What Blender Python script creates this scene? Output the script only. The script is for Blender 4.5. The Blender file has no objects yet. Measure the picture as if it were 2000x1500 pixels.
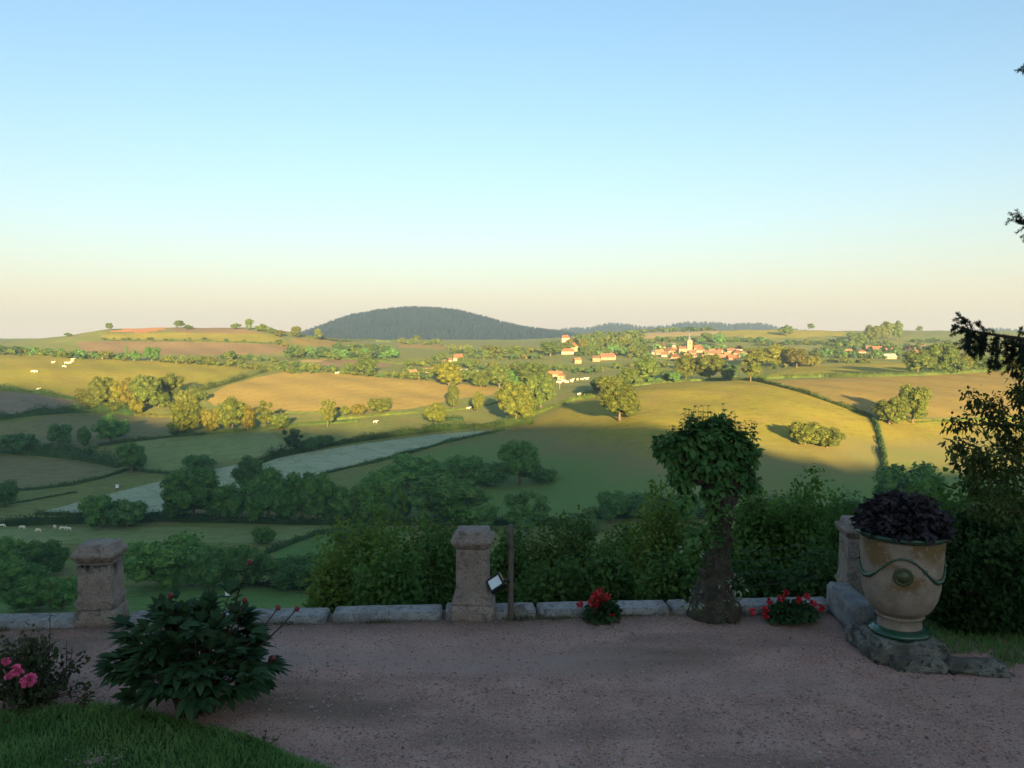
import bpy, bmesh, math, random
import numpy as np
from mathutils import Vector, Matrix

random.seed(7)
rng = np.random.default_rng(7)
R = math.radians
scene = bpy.context.scene
COL = scene.collection

# ---------------------------------------------------------------- camera
F = 1540.0                      # focal length in pixels of the 2000 px wide frame
CAMZ = 2.6                      # eye height over the gravel
PITCH = math.atan(95 / F)
cam_d = bpy.data.cameras.new('camera')
cam_d.sensor_width = 36.0
cam_d.lens = 36.0 * F / 2000.0
cam_d.clip_start = 0.1
cam_d.clip_end = 20000
cam = bpy.data.objects.new('camera', cam_d)
cam.location = (0, 0, CAMZ)
cam.rotation_euler = (math.pi / 2 - PITCH, 0, 0)
COL.objects.link(cam)
scene.camera = cam

# ---------------------------------------------------------------- sky, sun, exposure
SUN_EL = R(9.5)
SUN_DX = -0.13                  # light travels (SUN_DX, 1) in plan
w = bpy.data.worlds.new('World')
scene.world = w
w.use_nodes = True
nt = w.node_tree
nt.nodes.clear()
sky = nt.nodes.new('ShaderNodeTexSky')
sky.sky_type = 'NISHITA'
sky.sun_disc = False
sky.sun_elevation = SUN_EL
sky.sun_rotation = math.pi - math.atan2(-SUN_DX, 1)
sky.altitude = 300
sky.air_density = 1.0
sky.dust_density = 1.6
sky.ozone_density = 1.9
bg = nt.nodes.new('ShaderNodeBackground')
bg.inputs['Strength'].default_value = 0.0565
wo = nt.nodes.new('ShaderNodeOutputWorld')
# dusty, warm air low over the whole horizon
tcw = nt.nodes.new('ShaderNodeTexCoord'); sx = nt.nodes.new('ShaderNodeSeparateXYZ'); nt.links.new(tcw.outputs['Generated'], sx.inputs[0])
ab = nt.nodes.new('ShaderNodeMath'); ab.operation = 'ABSOLUTE'; nt.links.new(sx.outputs[2], ab.inputs[0])
mu = nt.nodes.new('ShaderNodeMath'); mu.operation = 'MULTIPLY'; mu.inputs[1].default_value = -9.0; nt.links.new(ab.outputs[0], mu.inputs[0])
ex = nt.nodes.new('ShaderNodeMath'); ex.operation = 'EXPONENT'; nt.links.new(mu.outputs[0], ex.inputs[0])
m8 = nt.nodes.new('ShaderNodeMath'); m8.operation = 'MULTIPLY'; m8.inputs[1].default_value = .85; nt.links.new(ex.outputs[0], m8.inputs[0])
mxw = nt.nodes.new('ShaderNodeMix'); mxw.data_type = 'RGBA'; mxw.inputs[7].default_value = (4.10, 3.02, 2.40, 1)
dk1 = nt.nodes.new('ShaderNodeMath'); dk1.operation = 'MULTIPLY'; dk1.inputs[1].default_value = -4.5; nt.links.new(ab.outputs[0], dk1.inputs[0])
dk2 = nt.nodes.new('ShaderNodeMath'); dk2.operation = 'EXPONENT'; nt.links.new(dk1.outputs[0], dk2.inputs[0])
dk3 = nt.nodes.new('ShaderNodeMix'); dk3.data_type = 'RGBA'; dk3.inputs[6].default_value = (1.0, 1.09, 1.05, 1); dk3.inputs[7].default_value = (.66, .74, .68, 1); nt.links.new(dk2.outputs[0], dk3.inputs['Factor'])
dk4 = nt.nodes.new('ShaderNodeMix'); dk4.data_type = 'RGBA'; dk4.blend_type = 'MULTIPLY'; dk4.inputs['Factor'].default_value = 1; nt.links.new(sky.outputs[0], dk4.inputs[6]); nt.links.new(dk3.outputs[2], dk4.inputs[7])
nt.links.new(m8.outputs[0], mxw.inputs['Factor']); nt.links.new(dk4.outputs[2], mxw.inputs[6])
nt.links.new(mxw.outputs[2], bg.inputs[0])
nt.links.new(bg.outputs[0], wo.inputs[0])

sd = bpy.data.lights.new('sun', 'SUN')
sd.energy = 5.0
sd.angle = R(0.9)
sd.color = (1.0, 0.685, 0.30)
sun = bpy.data.objects.new('sun', sd)
sdir = Vector((SUN_DX, 1.0, 0)).normalized() * math.cos(SUN_EL)
sdir.z = -math.sin(SUN_EL)
sun.rotation_euler = sdir.to_track_quat('-Z', 'Y').to_euler()
sun.location = (20, -60, 60)
COL.objects.link(sun)
SUNV = -np.array(sdir)          # towards the sun

scene.view_settings.view_transform = 'Standard'
scene.view_settings.look = 'None'
scene.view_settings.gamma = 1.0
scene.view_settings.exposure = 2.35
scene.view_settings.use_curve_mapping = False
scene.cycles.volume_bounces = 1
scene.cycles.max_bounces = 8
scene.cycles.diffuse_bounces = 3
scene.cycles.transparent_max_bounces = 8

# ---------------------------------------------------------------- helpers
def ray(px, py):
    """direction through a pixel of the photograph as (x/y, z/y)"""
    cx = (np.asarray(px, float) - 1000) / F
    cy = (750 - np.asarray(py, float)) / F
    dy = math.cos(PITCH) + cy * math.sin(PITCH)
    dz = -math.sin(PITCH) + cy * math.cos(PITCH)
    return cx / dy, dz / dy

def at(px, py, Y):
    u, s = ray(px, py)
    return np.array([u * Y, Y, CAMZ + s * Y])

def on_plane(px, py, z=0.0):
    u, s = ray(px, py)
    Y = (z - CAMZ) / s
    return np.array([u * Y, Y, z])

def pchip(x, y, xi):
    x = np.asarray(x, float); y = np.asarray(y, float)
    h = np.diff(x); d = np.diff(y) / h
    m = np.zeros_like(y)
    for i in range(1, len(x) - 1):
        if d[i - 1] * d[i] > 0:
            w1 = 2 * h[i] + h[i - 1]; w2 = h[i] + 2 * h[i - 1]
            m[i] = (w1 + w2) / (w1 / d[i - 1] + w2 / d[i])
    m[0] = d[0]; m[-1] = d[-1]
    xi = np.clip(xi, x[0], x[-1])
    k = np.clip(np.searchsorted(x, xi) - 1, 0, len(x) - 2)
    t = (xi - x[k]) / h[k]
    return ((2 * t**3 - 3 * t**2 + 1) * y[k] + (t**3 - 2 * t**2 + t) * h[k] * m[k]
            + (-2 * t**3 + 3 * t**2) * y[k + 1] + (t**3 - t**2) * h[k] * m[k + 1])

def mesh_from(name, V, faces, smooth=False):
    """faces: list of 2-D int arrays (each of one polygon size)"""
    me = bpy.data.meshes.new(name)
    V = np.asarray(V, np.float32)
    me.vertices.add(len(V)); me.vertices.foreach_set('co', V.ravel())
    faces = [np.asarray(f, np.int32) for f in faces if len(f)]
    nl = sum(f.size for f in faces); npoly = sum(len(f) for f in faces)
    me.loops.add(nl); me.polygons.add(npoly)
    me.loops.foreach_set('vertex_index', np.concatenate([f.ravel() for f in faces]))
    starts = []; tot = []; o = 0
    for f in faces:
        n = f.shape[1]
        starts.append(o + np.arange(len(f)) * n); tot.append(np.full(len(f), n)); o += f.size
    me.polygons.foreach_set('loop_start', np.concatenate(starts).astype(np.int32))
    me.polygons.foreach_set('loop_total', np.concatenate(tot).astype(np.int32))
    me.polygons.foreach_set('use_smooth', np.full(npoly, smooth))
    me.update(calc_edges=True)
    me.validate()
    return me

class Geo:
    """collects vertices and faces for ONE mesh object"""
    def __init__(s): s.V = []; s.Fc = {}; s.n = 0
    def add(s, V, faces):
        V = np.asarray(V, float).reshape(-1, 3)
        for f in (faces if isinstance(faces, list) else [faces]):
            f = np.asarray(f, int)
            if f.ndim == 1: f = f[None]
            if len(f): s.Fc.setdefault(f.shape[1], []).append(f + s.n)
        s.V.append(V); s.n += len(V)
    def mesh(s, name, smooth=False):
        return mesh_from(name, np.concatenate(s.V), [np.concatenate(v) for v in s.Fc.values()], smooth)
    def box(s, c, d, rot=0.0, jit=0.0):
        x, y, z = np.array(d) / 2.0
        P = np.array([(-x,-y,-z),(x,-y,-z),(x,y,-z),(-x,y,-z),(-x,-y,z),(x,-y,z),(x,y,z),(-x,y,z)])
        if jit: P = P + rng.uniform(-jit, jit, P.shape)
        ca, sa = math.cos(rot), math.sin(rot)
        P = P @ np.array([[ca, sa, 0], [-sa, ca, 0], [0, 0, 1]]) + np.array(c)
        s.add(P, np.array([(0,3,2,1),(4,5,6,7),(0,1,5,4),(1,2,6,5),(2,3,7,6),(3,0,4,7)]))
    def tube(s, pts, rad, n=6, cap=True, wob=0.0):
        pts = np.asarray(pts, float); m = len(pts)
        rad = np.broadcast_to(np.asarray(rad, float), (m,))
        T = np.gradient(pts, axis=0); T /= np.linalg.norm(T, axis=1)[:, None] + 1e-9
        ref = np.array([0, 0, 1.0]) if abs(T[0][2]) < .9 else np.array([1.0, 0, 0])
        V = []
        a = np.arange(n) / n * 2 * math.pi
        for i in range(m):
            e1 = np.cross(T[i], ref); e1 /= np.linalg.norm(e1) + 1e-9
            e2 = np.cross(T[i], e1)
            rr = rad[i] * (1 + (rng.uniform(-wob, wob, n) if wob else 0))
            V.append(pts[i] + (np.cos(a) * rr)[:, None] * e1 + (np.sin(a) * rr)[:, None] * e2)
        V = np.concatenate(V)
        q = []
        for i in range(m - 1):
            for j in range(n):
                q.append((i*n+j, i*n+(j+1) % n, (i+1)*n+(j+1) % n, (i+1)*n+j))
        fs = [np.array(q)]
        if cap and n >= 3:
            fs.append(np.array([list(range(n))[::-1]])); fs.append(np.array([[(m-1)*n+j for j in range(n)]]))
        s.add(V, fs)
    def rings(s, rows):
        """rows: list of equally long closed rings of points, bottom to top, capped"""
        n = len(rows[0]); V = np.concatenate([np.asarray(r, float) for r in rows]); q = []
        for i in range(len(rows) - 1):
            for j in range(n):
                q.append((i*n+j, i*n+(j+1) % n, (i+1)*n+(j+1) % n, (i+1)*n+j))
        s.add(V, [np.array(q), np.array([list(range(n))[::-1]]), np.array([[(len(rows)-1)*n+j for j in range(n)]])])
    def lathe(s, prof, n=48, c=(0, 0, 0), cap=True):
        a = np.arange(n) / n * 2 * math.pi
        rows = [np.stack([r*np.cos(a)+c[0], r*np.sin(a)+c[1], np.full(n, z+c[2])], 1) for r, z in prof]
        if cap: s.rings(rows)
        else:
            V = np.concatenate(rows); q = []
            for i in range(len(rows)-1):
                for j in range(n): q.append((i*n+j, i*n+(j+1) % n, (i+1)*n+(j+1) % n, (i+1)*n+j))
            s.add(V, np.array(q))
    def ball(s, c, r, seg=8, rows=6, jit=0.0):
        r = np.broadcast_to(np.asarray(r, float), (3,))
        V = [[0, 0, -1]]
        for i in range(1, rows):
            t = math.pi * i / rows - math.pi / 2
            for j in range(seg):
                a = 2 * math.pi * j / seg
                V.append([math.cos(t)*math.cos(a), math.cos(t)*math.sin(a), math.sin(t)])
        V.append([0, 0, 1]); V = np.array(V, float)
        if jit: V *= 1 + rng.uniform(-jit, jit, (len(V), 1))
        tri = [(0, 1+(j+1) % seg, 1+j) for j in range(seg)]
        q = [(1+(i-1)*seg+j, 1+(i-1)*seg+(j+1) % seg, 1+i*seg+(j+1) % seg, 1+i*seg+j) for i in range(1, rows-1) for j in range(seg)]
        L = len(V)-1; o = 1+(rows-2)*seg
        tri += [(L, o+j, o+(j+1) % seg) for j in range(seg)]
        s.add(V * r + np.array(c), [np.array(tri), np.array(q)])
    def leaves(s, P, D, N, L, W, fold=0.25, droop=0.25):
        """pointed leaf blades with a folded midrib (6 verts + 2, 6 tris)"""
        P = np.asarray(P, float); n = len(P)
        D = unit(D); S = unit(np.cross(D, N)); N = unit(np.cross(S, D))
        L = np.broadcast_to(np.asarray(L, float), (n,))[:, None]; W = np.broadcast_to(np.asarray(W, float), (n,))[:, None]
        def pt(t, sd, h): return P + D * (t*L) + S * (sd*W) + N * (h*W) - np.array([0, 0, 1.0]) * (droop * t * t * L)
        V = np.stack([pt(0,0,0), pt(.38,-.5,fold), pt(.40,0,0), pt(.38,.5,fold), pt(.74,-.34,fold*.6), pt(.76,0,0), pt(.74,.34,fold*.6), pt(1,0,0)], 1).reshape(-1, 3)
        o = (np.arange(n) * 8)[:, None]
        tri = np.concatenate([o + np.array(t) for t in ((0,2,1),(0,3,2),(4,5,7),(5,6,7))])
        q = np.concatenate([o + np.array(t) for t in ((1,2,5,4),(2,3,6,5))])
        s.add(V, [tri, q])
    def leaves2(s, P, D, N, L, W, fold=.2):
        P = np.asarray(P, float); n = len(P)
        D = unit(D); S = unit(np.cross(D, N)); N = unit(np.cross(S, D))
        L = np.broadcast_to(np.asarray(L, float), (n,))[:, None]; W = np.broadcast_to(np.asarray(W, float), (n,))[:, None]
        V = np.stack([P, P + D*L*.42 + S*W*.5 + N*W*fold, P + D*L, P + D*L*.42 - S*W*.5 + N*W*fold], 1).reshape(-1, 3)
        o = (np.arange(n)*4)[:, None]
        s.add(V, np.concatenate([o + np.array((0,1,2)), o + np.array((0,2,3))]))
    def cards(s, P, D, N, L, W):
        """small diamond leaf sprays (1 quad each)"""
        P = np.asarray(P, float); n = len(P)
        D = unit(D); S = unit(np.cross(D, N))
        L = np.broadcast_to(np.asarray(L, float), (n,))[:, None]; W = np.broadcast_to(np.asarray(W, float), (n,))[:, None]
        V = np.stack([P - D*L*.5, P + S*W*.5 + D*L*.05, P + D*L*.5, P - S*W*.5 + D*L*.05], 1).reshape(-1, 3)
        s.add(V, (np.arange(n)*4)[:, None] + np.arange(4))

def unit(A):
    A = np.asarray(A, float)
    return A / (np.linalg.norm(A, axis=-1, keepdims=True) + 1e-9)

def rdir(n):
    return unit(rng.normal(size=(n, 3)))

def put(name, me, mat, parent=None, loc=None):
    o = bpy.data.objects.new(name, me)
    if mat is not None and not me.materials:
        for m in (mat if isinstance(mat, (list, tuple)) else [mat]): me.materials.append(m)
    if parent is not None: o.parent = parent
    if loc is not None: o.location = loc
    COL.objects.link(o)
    return o

def tag(o, label, cat, group=None, kind=None):
    if label: o['label'] = label
    if cat: o['category'] = cat
    if group: o['group'] = group
    if kind: o['kind'] = kind
    return o

def thing(name, label, cat, loc=(0, 0, 0), rotz=0.0, group=None, scale=None):
    o = bpy.data.objects.new(name, None)
    o.location = loc; o.rotation_euler = (0, 0, rotz)
    if scale: o.scale = scale
    COL.objects.link(o)
    o.empty_display_size = .2
    return tag(o, label, cat, group)

def struct(name, me, mat):
    o = put(name, me, mat); o['kind'] = 'structure'; return o

def dup(root, loc, rotz=0.0, label=None, group=None, scale=None, tint=None):
    r = root.copy(); COL.objects.link(r); r.location = loc; r.rotation_euler = (0, 0, rotz)
    if label: r['label'] = label
    if group: r['group'] = group
    if scale: r.scale = scale
    if tint: r.color = tint
    for ch in root.children:
        c = ch.copy(); COL.objects.link(c); c.parent = r
        if tint: c.color = tint
        for g in ch.children:
            d = g.copy(); COL.objects.link(d); d.parent = c
            if tint: d.color = tint
    return r

# ---------------------------------------------------------------- materials
def mat_new(name):
    m = bpy.data.materials.new(name); m.use_nodes = True
    n = m.node_tree; b = n.nodes['Principled BSDF']
    return m, n, b

def N(nt, t, **kw):
    n = nt.nodes.new(t)
    for k, v in kw.items(): setattr(n, k, v)
    return n

def noise_mix(nt, c1, c2, scale, detail=4, lo=.35, hi=.65, vec=None, dist=0.0):
    no = N(nt, 'ShaderNodeTexNoise'); no.inputs['Scale'].default_value = scale; no.inputs['Detail'].default_value = detail
    no.inputs['Distortion'].default_value = dist
    if vec is not None: nt.links.new(vec, no.inputs['Vector'])
    mr = N(nt, 'ShaderNodeMapRange'); mr.inputs[1].default_value = lo; mr.inputs[2].default_value = hi
    nt.links.new(no.outputs['Fac'], mr.inputs[0])
    mx = N(nt, 'ShaderNodeMix', data_type='RGBA')
    nt.links.new(mr.outputs[0], mx.inputs['Factor'])
    for c, key in ((c1, 6), (c2, 7)):
        if isinstance(c, tuple): mx.inputs[key].default_value = (*c[:3], 1)
        else: nt.links.new(c, mx.inputs[key])
    return mx.outputs[2], no, mr

def coords(nt, stretch=None, out='Object'):
    tc = N(nt, 'ShaderNodeTexCoord')
    if stretch is None: return tc.outputs[out]
    mp = N(nt, 'ShaderNodeMapping'); mp.inputs['Scale'].default_value = stretch[:3]
    if len(stretch) > 3: mp.inputs['Rotation'].default_value = (0, 0, stretch[3])
    nt.links.new(tc.outputs[out], mp.inputs[0]); return mp.outputs[0]

def bump(nt, b, src, strength, dist):
    bp = N(nt, 'ShaderNodeBump'); bp.inputs['Strength'].default_value = strength; bp.inputs['Distance'].default_value = dist
    nt.links.new(src, bp.inputs['Height']); nt.links.new(bp.outputs[0], b.inputs['Normal'])

def field_mat(name, c1, c2, c3=None, streak=None, tram=None):
    m, nt, b = mat_new(name)
    v = coords(nt)
    col, _, _ = noise_mix(nt, c1, c2, .012, 5, .38, .62, v, .6)
    if c3: col, _, _ = noise_mix(nt, col, c3, .035, 4, .5, .72, v, 1.0)
    dk = tuple(x * .62 for x in c1)
    sv = coords(nt, streak or (.10, .35, .1, .5))
    col, no, _ = noise_mix(nt, col, dk, 1.0, 6, .5, .80, sv)
    col, _, _ = noise_mix(nt, col, tuple(x * .66 for x in c1), .20, 7, .54, .74, v, .8)
    if tram is not None:
        wv = N(nt, 'ShaderNodeTexWave'); wv.bands_direction = 'X'; wv.inputs['Scale'].default_value = .022; wv.inputs['Distortion'].default_value = .35; wv.inputs['Detail'].default_value = 1
        nt.links.new(coords(nt, (1, 1, 1, tram)), wv.inputs['Vector'])
        mr = N(nt, 'ShaderNodeMapRange'); mr.inputs[1].default_value = .93; mr.inputs[2].default_value = .99; mr.inputs[4].default_value = .30; nt.links.new(wv.outputs['Fac'], mr.inputs[0])
        mx = N(nt, 'ShaderNodeMix', data_type='RGBA'); nt.links.new(mr.outputs[0], mx.inputs['Factor']); nt.links.new(col, mx.inputs[6]); mx.inputs[7].default_value = (*dk, 1); col = mx.outputs[2]
    v2 = coords(nt)
    col, no2, _ = noise_mix(nt, col, tuple(min(1, x * 1.35) for x in c2), 1.6, 5, .52, .78, v2)
    nt.links.new(col, b.inputs['Base Color'])
    b.inputs['Roughness'].default_value = .95
    b.inputs['Specular IOR Level'].default_value = .1
    bump(nt, b, no2.outputs['Fac'], .6, .6)
    return m

def leaf_mat(name, c1, c2, scale=1.2, trans=.25, rough=.6, use_tint=True, spec=.3):
    m, nt, b = mat_new(name)
    v = coords(nt)
    col, _, _ = noise_mix(nt, c1, c2, scale, 3, .35, .65, v)
    if use_tint:
        oi = N(nt, 'ShaderNodeObjectInfo')
        mx = N(nt, 'ShaderNodeMix', data_type='RGBA', blend_type='MULTIPLY'); mx.inputs['Factor'].default_value = 1
        nt.links.new(col, mx.inputs[6]); nt.links.new(oi.outputs['Color'], mx.inputs[7]); col = mx.outputs[2]
    nt.links.new(col, b.inputs['Base Color'])
    b.inputs['Roughness'].default_value = rough
    b.inputs['Specular IOR Level'].default_value = spec
    if trans > 0:
        tr = N(nt, 'ShaderNodeBsdfTranslucent'); nt.links.new(col, tr.inputs[0])
        ms = N(nt, 'ShaderNodeMixShader'); ms.inputs[0].default_value = trans
        nt.links.new(b.outputs[0], ms.inputs[1]); nt.links.new(tr.outputs[0], ms.inputs[2])
        nt.links.new(ms.outputs[0], nt.nodes['Material Output'].inputs[0])
    return m

def stone_mat(name, c1, c2, c3, scale=6, rough=.9, bs=.5, bd=.02):
    m, nt, b = mat_new(name)
    v = coords(nt)
    col, no, _ = noise_mix(nt, c1, c2, scale, 8, .38, .62, v, .3)
    col, _, _ = noise_mix(nt, col, c3, scale * 2.3, 8, .54, .66, v, .8)
    col, nf, _ = noise_mix(nt, col, tuple(x * .45 for x in c1), scale * 9, 6, .56, .74, v)
    nt.links.new(col, b.inputs['Base Color']); b.inputs['Roughness'].default_value = rough
    ad = N(nt, 'ShaderNodeMath', operation='ADD'); nt.links.new(no.outputs['Fac'], ad.inputs[0]); nt.links.new(nf.outputs['Fac'], ad.inputs[1])
    bump(nt, b, ad.outputs[0], bs, bd)
    return m

def plain_mat(name, c, rough=.6, metal=0.0, spec=.4):
    m, nt, b = mat_new(name)
    v = coords(nt)
    col, _, _ = noise_mix(nt, c, tuple(x * .8 for x in c), 3, 4, .4, .65, v)
    nt.links.new(col, b.inputs['Base Color'])
    b.inputs['Roughness'].default_value = rough; b.inputs['Metallic'].default_value = metal
    b.inputs['Specular IOR Level'].default_value = spec
    return m

# ---------------------------------------------------------------- terrain heights
YN = [200,250,310,370,430,500,570,650,750,870,1000,1150,1350,1600,1900,2300,3000,4000,5500]
TAB = {
 -3600:[1185,1118,1045,988,932,872,798,750,716,698,691,686,680,670,667,664,663,662,661],
 -800: [1185,1118,1045,988,932,872,798,750,716,698,691,686,680,670,667,664,663,662,661],
 0:    [1185,1115,1040,985,930,870,795,748,714,696,690,684,676,667,664,664,663,662,661],
 250:  [1180,1110,1035,980,925,865,820,775,730,704,690,662,641,648,655,662,663,662,661],
 500:  [1180,1105,1030,965,900,850,812,775,742,716,696,665,640,652,658,662,663,662,661],
 750:  [1180,1105,1030,965,900,845,808,775,745,722,708,695,682,672,667,664,663,662,661],
 1000: [1180,1105,1030,965,905,850,815,785,755,735,720,700,685,673,667,664,663,662,661],
 1250: [1170,1075,985,915,845,795,765,750,742,728,712,697,680,665,652,650,657,661,661],
 1500: [1170,1080,985,905,835,780,750,741,736,722,708,697,680,662,644,650,657,661,661],
 1750: [1170,1085,1000,920,850,795,760,738,725,710,707,700,688,665,650,646,655,661,661],
 2000: [1170,1090,1000,930,865,805,765,735,718,708,704,698,688,665,650,647,655,661,661],
 5600: [1170,1090,1000,930,865,805,765,735,718,708,704,698,688,665,650,647,655,661,661],
}
GY = [-400,-260,-200,-120,-60,-25,-12,7.5,8.2,12,20,30,60,100,150]
GZ = [55,60,58,38,16,2,-.06,-.06,-1.6,-3.5,-7,-11.5,-24,-41,-57]
cols = sorted(TAB)
YD = np.geomspace(7.6, 5600, 420)
LYD = np.log(YD)
near = [(y, z) for y, z in zip(GY, GZ) if y >= 7.5]
ZC = []
for c in cols:
    zz = [CAMZ + Y * ray(1000, p)[1] for Y, p in zip(YN, TAB[c])]
    xs = [a for a, _ in near] + YN; zs = [b for _, b in near] + zz
    ZC.append(pchip(np.log(xs), zs, LYD))
ZC = np.array(ZC)
PXD = np.linspace(-3600, 5600, 921)
ZT = np.array([pchip(cols, ZC[:, j], PXD) for j in range(len(YD))]).T     # [px, Y]
k = np.exp(-np.linspace(-2, 2, 13)**2); k /= k.sum()
pad = np.pad(ZT, ((6, 6), (0, 0)), mode='edge')
ZT = sum(k[i] * pad[i:i + ZT.shape[0]] for i in range(13))

def tz(X, Y):
    X = np.asarray(X, float); Y = np.asarray(Y, float)
    Yc = np.clip(Y, 7.7, 5590)
    px = np.clip(1000 + X / Yc * F, -3590, 5590)
    a = (px - PXD[0]) / (PXD[1] - PXD[0]); i = np.clip(a.astype(int), 0, len(PXD) - 2); a = a - i
    b = (np.log(Yc) - LYD[0]) / (LYD[1] - LYD[0]); j = np.clip(b.astype(int), 0, len(YD) - 2); b = b - j
    z = ZT[i, j]*(1-a)*(1-b) + ZT[i+1, j]*a*(1-b) + ZT[i, j+1]*(1-a)*b + ZT[i+1, j+1]*a*b
    amp = np.clip((Y - 150) / 300, 0, 1) * .5
    z = z + amp * (np.sin(X*.051+Y*.023) + np.sin(X*.021-Y*.047+1.3) + .6*np.sin(X*.11+Y*.093))
    return z

YS = np.geomspace(100, 5000, 1500)
def hit(px, py):
    """first point of the terrain seen through a pixel"""
    u, s = ray(px, py)
    d = tz(u * YS, YS) - (CAMZ + s * YS)
    k = np.argmax(d >= 0) if (d >= 0).any() else int(np.argmax(d))
    if k > 0 and d[k] >= 0:
        t = -d[k-1] / (d[k] - d[k-1] + 1e-9); Y = YS[k-1] + t * (YS[k] - YS[k-1])
    else: Y = YS[k]
    X = u * Y
    return np.array([X, Y, float(tz(X, Y))])

def ipath(pts, step=12):
    """image polyline -> points on the terrain"""
    out = []
    for (a, b), (c, d) in zip(pts[:-1], pts[1:]):
        n = max(1, int(math.hypot(c - a, d - b) / step))
        for i in range(n): out.append((a + (c - a) * i / n, b + (d - b) * i / n))
    out.append(pts[-1])
    return np.array([hit(*p) for p in out])

def inside(poly, X, Y):
    r = np.zeros(X.shape, bool); n = len(poly); j = n - 1
    for i in range(n):
        xi, yi = poly[i]; xj, yj = poly[j]
        if yi != yj:
            c = ((yi > Y) != (yj > Y)) & (X < (xj - xi) * (Y - yi) / (yj - yi) + xi)
            r ^= c
        j = i
    return r

# ---------------------------------------------------------------- fields
MF = {
 'meadow':   field_mat('meadow', (.150,.190,.055), (.180,.200,.058), (.20,.17,.06)),
 'pasture':  field_mat('pasture', (.240,.235,.034), (.280,.250,.038), (.26,.20,.055)),
 'lush':     field_mat('lush', (.105,.195,.050), (.130,.215,.055)),
 'wheat':    field_mat('wheat', (.33,.250,.070), (.36,.270,.078), None, (.02,.5,.1,.3), .45),
 'fallow':   field_mat('fallow', (.235,.190,.125), (.20,.175,.105), (.26,.20,.14)),
 'silver':   field_mat('silver', (.29,.35,.22), (.33,.37,.24), (.24,.31,.17), (.03,.7,.1,-.9), -.75),
 'pale':     field_mat('pale', (.19,.245,.085), (.22,.26,.10), (.15,.20,.065)),
 'brown':    field_mat('brown', (.165,.175,.070), (.19,.175,.08)),
 'plough':   field_mat('plough', (.22,.160,.085), (.24,.175,.09), None, (.02,.5,.1,.1)),
 'orange':   field_mat('orange', (.46,.22,.10), (.42,.20,.09)),
 'rust':     field_mat('rust', (.27,.200,.060), (.24,.19,.058), (.21,.18,.055)),
 'peach':    field_mat('peach', (.36,.28,.11), (.38,.30,.13)),
}
def slope_mat():
    m = field_mat('slope_pasture', (.225,.215,.034), (.265,.235,.040), (.25,.19,.055)); nt = m.node_tree; b = nt.nodes['Principled BSDF']
    src = b.inputs['Base Color'].links[0].from_socket
    v = coords(nt); sp = N(nt, 'ShaderNodeSeparateXYZ'); nt.links.new(v, sp.inputs[0])
    no = N(nt, 'ShaderNodeTexNoise'); no.inputs['Scale'].default_value = .014; no.inputs['Detail'].default_value = 7; no.inputs['Roughness'].default_value = .6; nt.links.new(v, no.inputs['Vector'])
    ma = N(nt, 'ShaderNodeMath', operation='MULTIPLY_ADD'); ma.inputs[1].default_value = 26; nt.links.new(no.outputs['Fac'], ma.inputs[0]); nt.links.new(sp.outputs[2], ma.inputs[2])
    def band(lo, hi, col, src):
        mr = N(nt, 'ShaderNodeMapRange'); mr.inputs[1].default_value = lo; mr.inputs[2].default_value = hi; nt.links.new(ma.outputs[0], mr.inputs[0])
        mx = N(nt, 'ShaderNodeMix', data_type='RGBA'); nt.links.new(mr.outputs[0], mx.inputs['Factor']); nt.links.new(src, mx.inputs[6]); mx.inputs[7].default_value = (*col, 1); return mx.outputs[2]
    c = band(-38, -46, (.195,.180,.070), src)
    c = band(-45, -54, (.125,.200,.052), c)
    nt.links.new(c, b.inputs['Base Color']); return m
MF['slope'] = slope_mat()
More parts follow.
